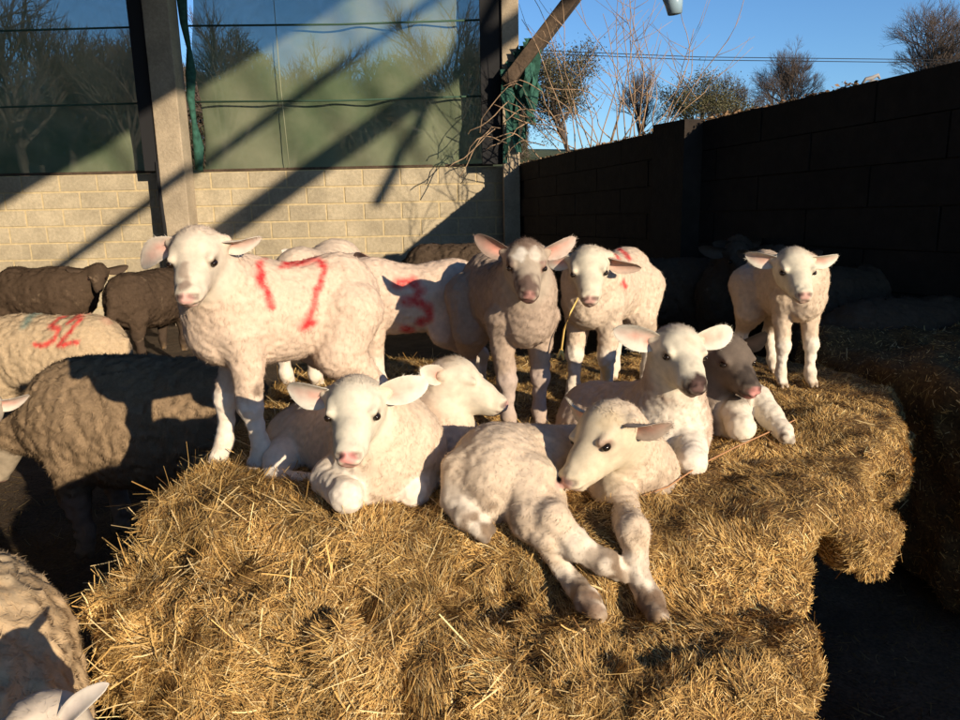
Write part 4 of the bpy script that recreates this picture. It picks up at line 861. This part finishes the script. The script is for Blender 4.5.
def outside():
    xs = np.linspace(-700, 700, 71); ys = np.concatenate([np.linspace(-300, 9, 12), np.linspace(9.9, 90, 41), np.linspace(110, 1500, 20)])
    V = np.array([(x, y, (-.10 if y < 9.5 else fz(x, y)+(0 if y > 11.5 else -.6))) for x in xs for y in ys]); n = len(ys)
    V[:, 2] += np.where(V[:, 1] > 12, (vnoise(V*A(1, 1, 0), 12, 3)-.5)*1.2, 0)
    i = (np.arange(len(xs)-1)[:, None]*n+np.arange(n-1)[None]).ravel(); F = np.stack([i, i+n, i+n+1, i+1], 1)
    o = link('field', raw_mesh('field', V, [F], None, [M_field])); o['kind'] = 'structure'
    def T(px, Y, H, seed, label, **k): p = P(px, 100, Y); bare_tree('bare_tree' if 'leaf' not in k else 'ivy_tree', label, (p[0], Y, fz(p[0], Y)-.3), H, seed, **k)
    T(784, 62, 10.2, 3, 'wide bare tree behind the dark wall, in the middle of the open sky', spread=.55, levels=6)
    T(930, 55, 13.2, 8, 'bare tree behind the dark wall at the right edge of the sky', spread=.62, levels=6)
    T(572, 46, 8.4, 5, 'olive leaved tree just right of the torn net', leaf=(.10, .085, .04), levels=4, spread=.6)
    T(700, 50, 7.0, 6, 'low olive leaved tree left of the wide bare tree', leaf=(.10, .09, .04), levels=4, spread=.75)
    T(640, 52, 7.0, 9, 'bare tree behind the bramble canes', spread=.5)
    T(735, 56, 7.2, 10, 'small bare tree between the low olive tree and the wide bare tree', spread=.6)
    labs = ['bare tree seen through the net at the far left edge', 'bare tree seen through the left net panel', 'bare tree seen through the left net panel beside the post', 'bare tree seen through the net just right of the post', 'bare tree seen through the large net, left of centre', 'bare tree seen through the middle of the large net', 'bare tree seen through the net near the corner post']
    for i, (px, Y, H) in enumerate(((15, 32, 10.5), (62, 38, 9.5), (125, 34, 8.2), (215, 34, 9), (290, 40, 9.5), (370, 36, 8), (450, 34, 9))):
        T(px, Y, H, 20+i, labs[i], spread=.6, levels=5)
    # dense hedge behind the trees (nobody could count the stems)
    rs = np.random.default_rng(4); n = 150000; px = rs.random(n)*620-90; Yh = 44+rs.random(n)*8; x = (px-480)/FPX*Yh
    ztop = 4.4+3.4*vnoise(np.stack([x, x*0, x*0], 1), 2.2, 3)+.9*vnoise(np.stack([x, x*0, x*0], 1), .6, 6)
    z = 2.9+rs.random(n)**1.3*ztop*.95; R = np.stack([x, Yh, z], 1); d1 = nz(rs.normal(0, 1, (n, 3))*A(.5, .5, 1)); d2 = nz(np.cross(d1, rs.normal(0, 1, (n, 3)))); s1 = .15+.45*rs.random((n, 1))
    V = np.stack([R-d1*s1, R-d2*.026, R+d1*s1, R+d2*.026], 1).reshape(-1, 3); c = np.repeat(np.array([(.07, .055, .04), (.05, .055, .025), (.11, .08, .055)])[rs.integers(0, 3, n)], 4, 0)
    tag(link('hedge', raw_mesh('hedge', V, [np.arange(4*n).reshape(-1, 4)], c, [M_leaf], False)), 'dark tangled winter hedge along the field beyond the net', 'hedge', kind='stuff')
    # fence stakes seen through the left net
    for i, px in enumerate((22, 33, 68, 98, 140, 205, 240)):
        p = P(px, 100, 24); m = MB(); m.bar((p[0], 24, fz(0, 24)-.2), (p[0], 24, fz(0, 24)+1.1), .1, .1, up=(0, 1, 0)); tag(m.build('fence_stake', M_timber2), 'wooden fence stake standing in the field behind the net', 'stake', 'fence stakes in the field')
    # bramble canes growing behind the dark wall
    r = random.Random(31)
    def cane(m, x0, y0, Yd, x1, y1, bow, rad):
        a, b = P(x0, y0, Yd), P(x1, y1, Yd-.2); pts = []; k = 9; ph = r.uniform(0, 6)
        for i in range(k+1):
            t = i/k; q = a+(b-a)*t; q = q+A(bow*math.sin(PI*t)+.02*math.sin(t*9+ph), .05*math.sin(t*6+ph), .0); pts.append(q)
        m.tube(pts, [rad*(1-.6*i/k) for i in range(k+1)], 5)
        for j in range(r.randint(2, 5)):
            i = r.randint(3, k-1); q = pts[i]; sx = r.choice((-1, 1))*r.uniform(.08, .35); up = r.uniform(.12, .45)
            m.tube([q, q+A(sx*.5, .03, up*.4), q+A(sx, .05, up)], [rad*.45, rad*.35, rad*.2], 4)
    groups = [('bramble', 'clump of arching bramble canes beside the torn net', 7.9, [(575, 142, 528, -10, .1), (568, 145, 520, 20, .1), (590, 140, 562, -8, -.1), (582, 140, 545, 30, .06), (600, 138, 618, -12, .08), (570, 146, 545, 90, -.05), (580, 144, 535, 110, -.1), (592, 140, 575, 60, .05)]),
              ('bramble', 'tall bramble canes rising in front of the olive leaved tree', 7.4, [(612, 136, 600, 15, .12), (625, 133, 640, -10, -.05), (630, 132, 625, -14, .06), (618, 134, 588, 60, .1), (622, 134, 660, 40, .1), (610, 137, 575, 8, .25), (616, 136, 590, 100, -.05)]),
              ('bramble', 'bramble canes in the middle of the sky gap', 6.8, [(640, 130, 630, -12, .05), (642, 128, 646, 20, .05), (645, 127, 628, -10, -.1), (648, 128, 690, 30, .1), (655, 126, 662, 70, -.04), (636, 130, 605, 70, .05), (640, 130, 612, -10, .15)]),
              ('bramble', 'two long bare stems leaning right above the stub of the dark wall', 5.9, [(662, 120, 684, 5, .09), (664, 121, 748, -4, .04), (668, 118, 722, 65, .03), (665, 120, 700, 40, .02)])]
    for nm, lab, Yd, cs in groups:
        m = MB()
        for (x0, y0, x1, y1, bow) in cs: cane(m, x0, y0+8, Yd+.25, x1, y1, bow, .0062*Yd/7)
        tag(m.build(nm, M_twig, None, True), lab, 'bramble', 'bramble canes behind the dark wall')
    # creeper stems hanging over the corner
    m = MB(); rr = random.Random(5)
    for k in range(16):
        x, y = 490+rr.random()*60, 70+rr.random()*70; pts = []
        for i in range(7): pts.append(P(x+(i*9)*(1 if k % 2 else -.8)+rr.gauss(0, 1.5), y+10*math.sin(i*.6+k)+i*i*.9, 8.55))
        m.tube(pts, .006, 4)
    tag(m.build('creeper', M_twig, None, True), 'thin dry creeper stems trailing over the corner of the walls', 'creeper')
    # power lines, hanging glass bit, odds on the wall
    for k, (za, zb) in enumerate(((50, 58), (52, 60))):
        m = MB(); m.tube([P(480, 48+k*3, 40), P(700, 57+k*3, 45), P(960, 60+k*3, 50)], .022, 4); tag(m.build('power_line', M_wire), 'thin power line crossing the sky above the bare trees', 'cable', 'power lines')
    m = MB(); m.tube([P(669, -6, 3.0), P(674, 2, 3.0), P(675, 14, 3.0)], [.03, .034, .026], 10)
    m.v = [tuple(v) for v in m.v]; tag(m.build('plastic_scrap', mat('pale_blue_plastic', (.30, .42, .50), rough=.3), None, True), 'small pale blue plastic scrap hanging against the sky at the top', 'scrap')
    m = MB(); m.tube([(.0+P(675, -6, 3.0)[0], 3.0, P(675, -6, 3.0)[2]), (P(680, -60, 3.0)[0], 3.0, 3.0)], .003, 4); tag(m.build('hanging_cord', M_wire), 'thin cord from which the plastic scrap hangs', 'cord')
    m = MB(); m.tube([P(862, 84, 4.25), P(866, 79, 4.25), P(872, 78, 4.25), P(878, 75, 4.25), P(880, 79, 4.25)], [.006, .01, .012, .01, .005], 6); m.tube([P(866, 84, 4.25), P(873, 81, 4.25), P(882, 82, 4.25)], .008, 6)
    tag(m.build('bird_feather', mat('grey_scrap', (.35, .33, .32)), None, True), 'small grey scrap caught on top of the dark wall at right', 'scrap')

# ------------------------------------------------------------------ light
def light():
    w = bpy.data.worlds.new('World'); sc.world = w; w.use_nodes = True; nt = w.node_tree; bg = nt.nodes['Background']
    sky = nt.nodes.new('ShaderNodeTexSky'); sky.sky_type = 'NISHITA'; sky.sun_disc = False
    s = -SUN; el = math.asin(s[2]); sky.sun_elevation = el; sky.sun_rotation = math.atan2(s[0], s[1])
    sky.air_density = 1.0; sky.dust_density = .1; sky.ozone_density = 6.0
    nt.links.new(sky.outputs[0], bg.inputs['Color']); bg.inputs['Strength'].default_value = .135
    l = bpy.data.lights.new('sun', 'SUN'); l.energy = 5.0; l.angle = math.radians(.5); l.color = (1, .84, .63)
    o = bpy.data.objects.new('sun', l); sc.collection.objects.link(o); o.rotation_euler = Vector(SUN).to_track_quat('-Z', 'Y').to_euler(); o.location = (6, -8, 8)
    sc.view_settings.view_transform = 'Standard'; sc.view_settings.look = 'None'; sc.view_settings.exposure = .27; sc.view_settings.gamma = 1
    sc.render.engine = 'CYCLES'; sc.cycles.use_denoising = True; sc.cycles.max_bounces = 5; sc.cycles.transparent_max_bounces = 12; sc.cycles.diffuse_bounces = 3

import time
for fn in (light, ground, barn, outside, bales, ewes, lambs):
    t = time.time(); fn(); print('STEP', fn.__name__, round(time.time()-t, 1), flush=True)
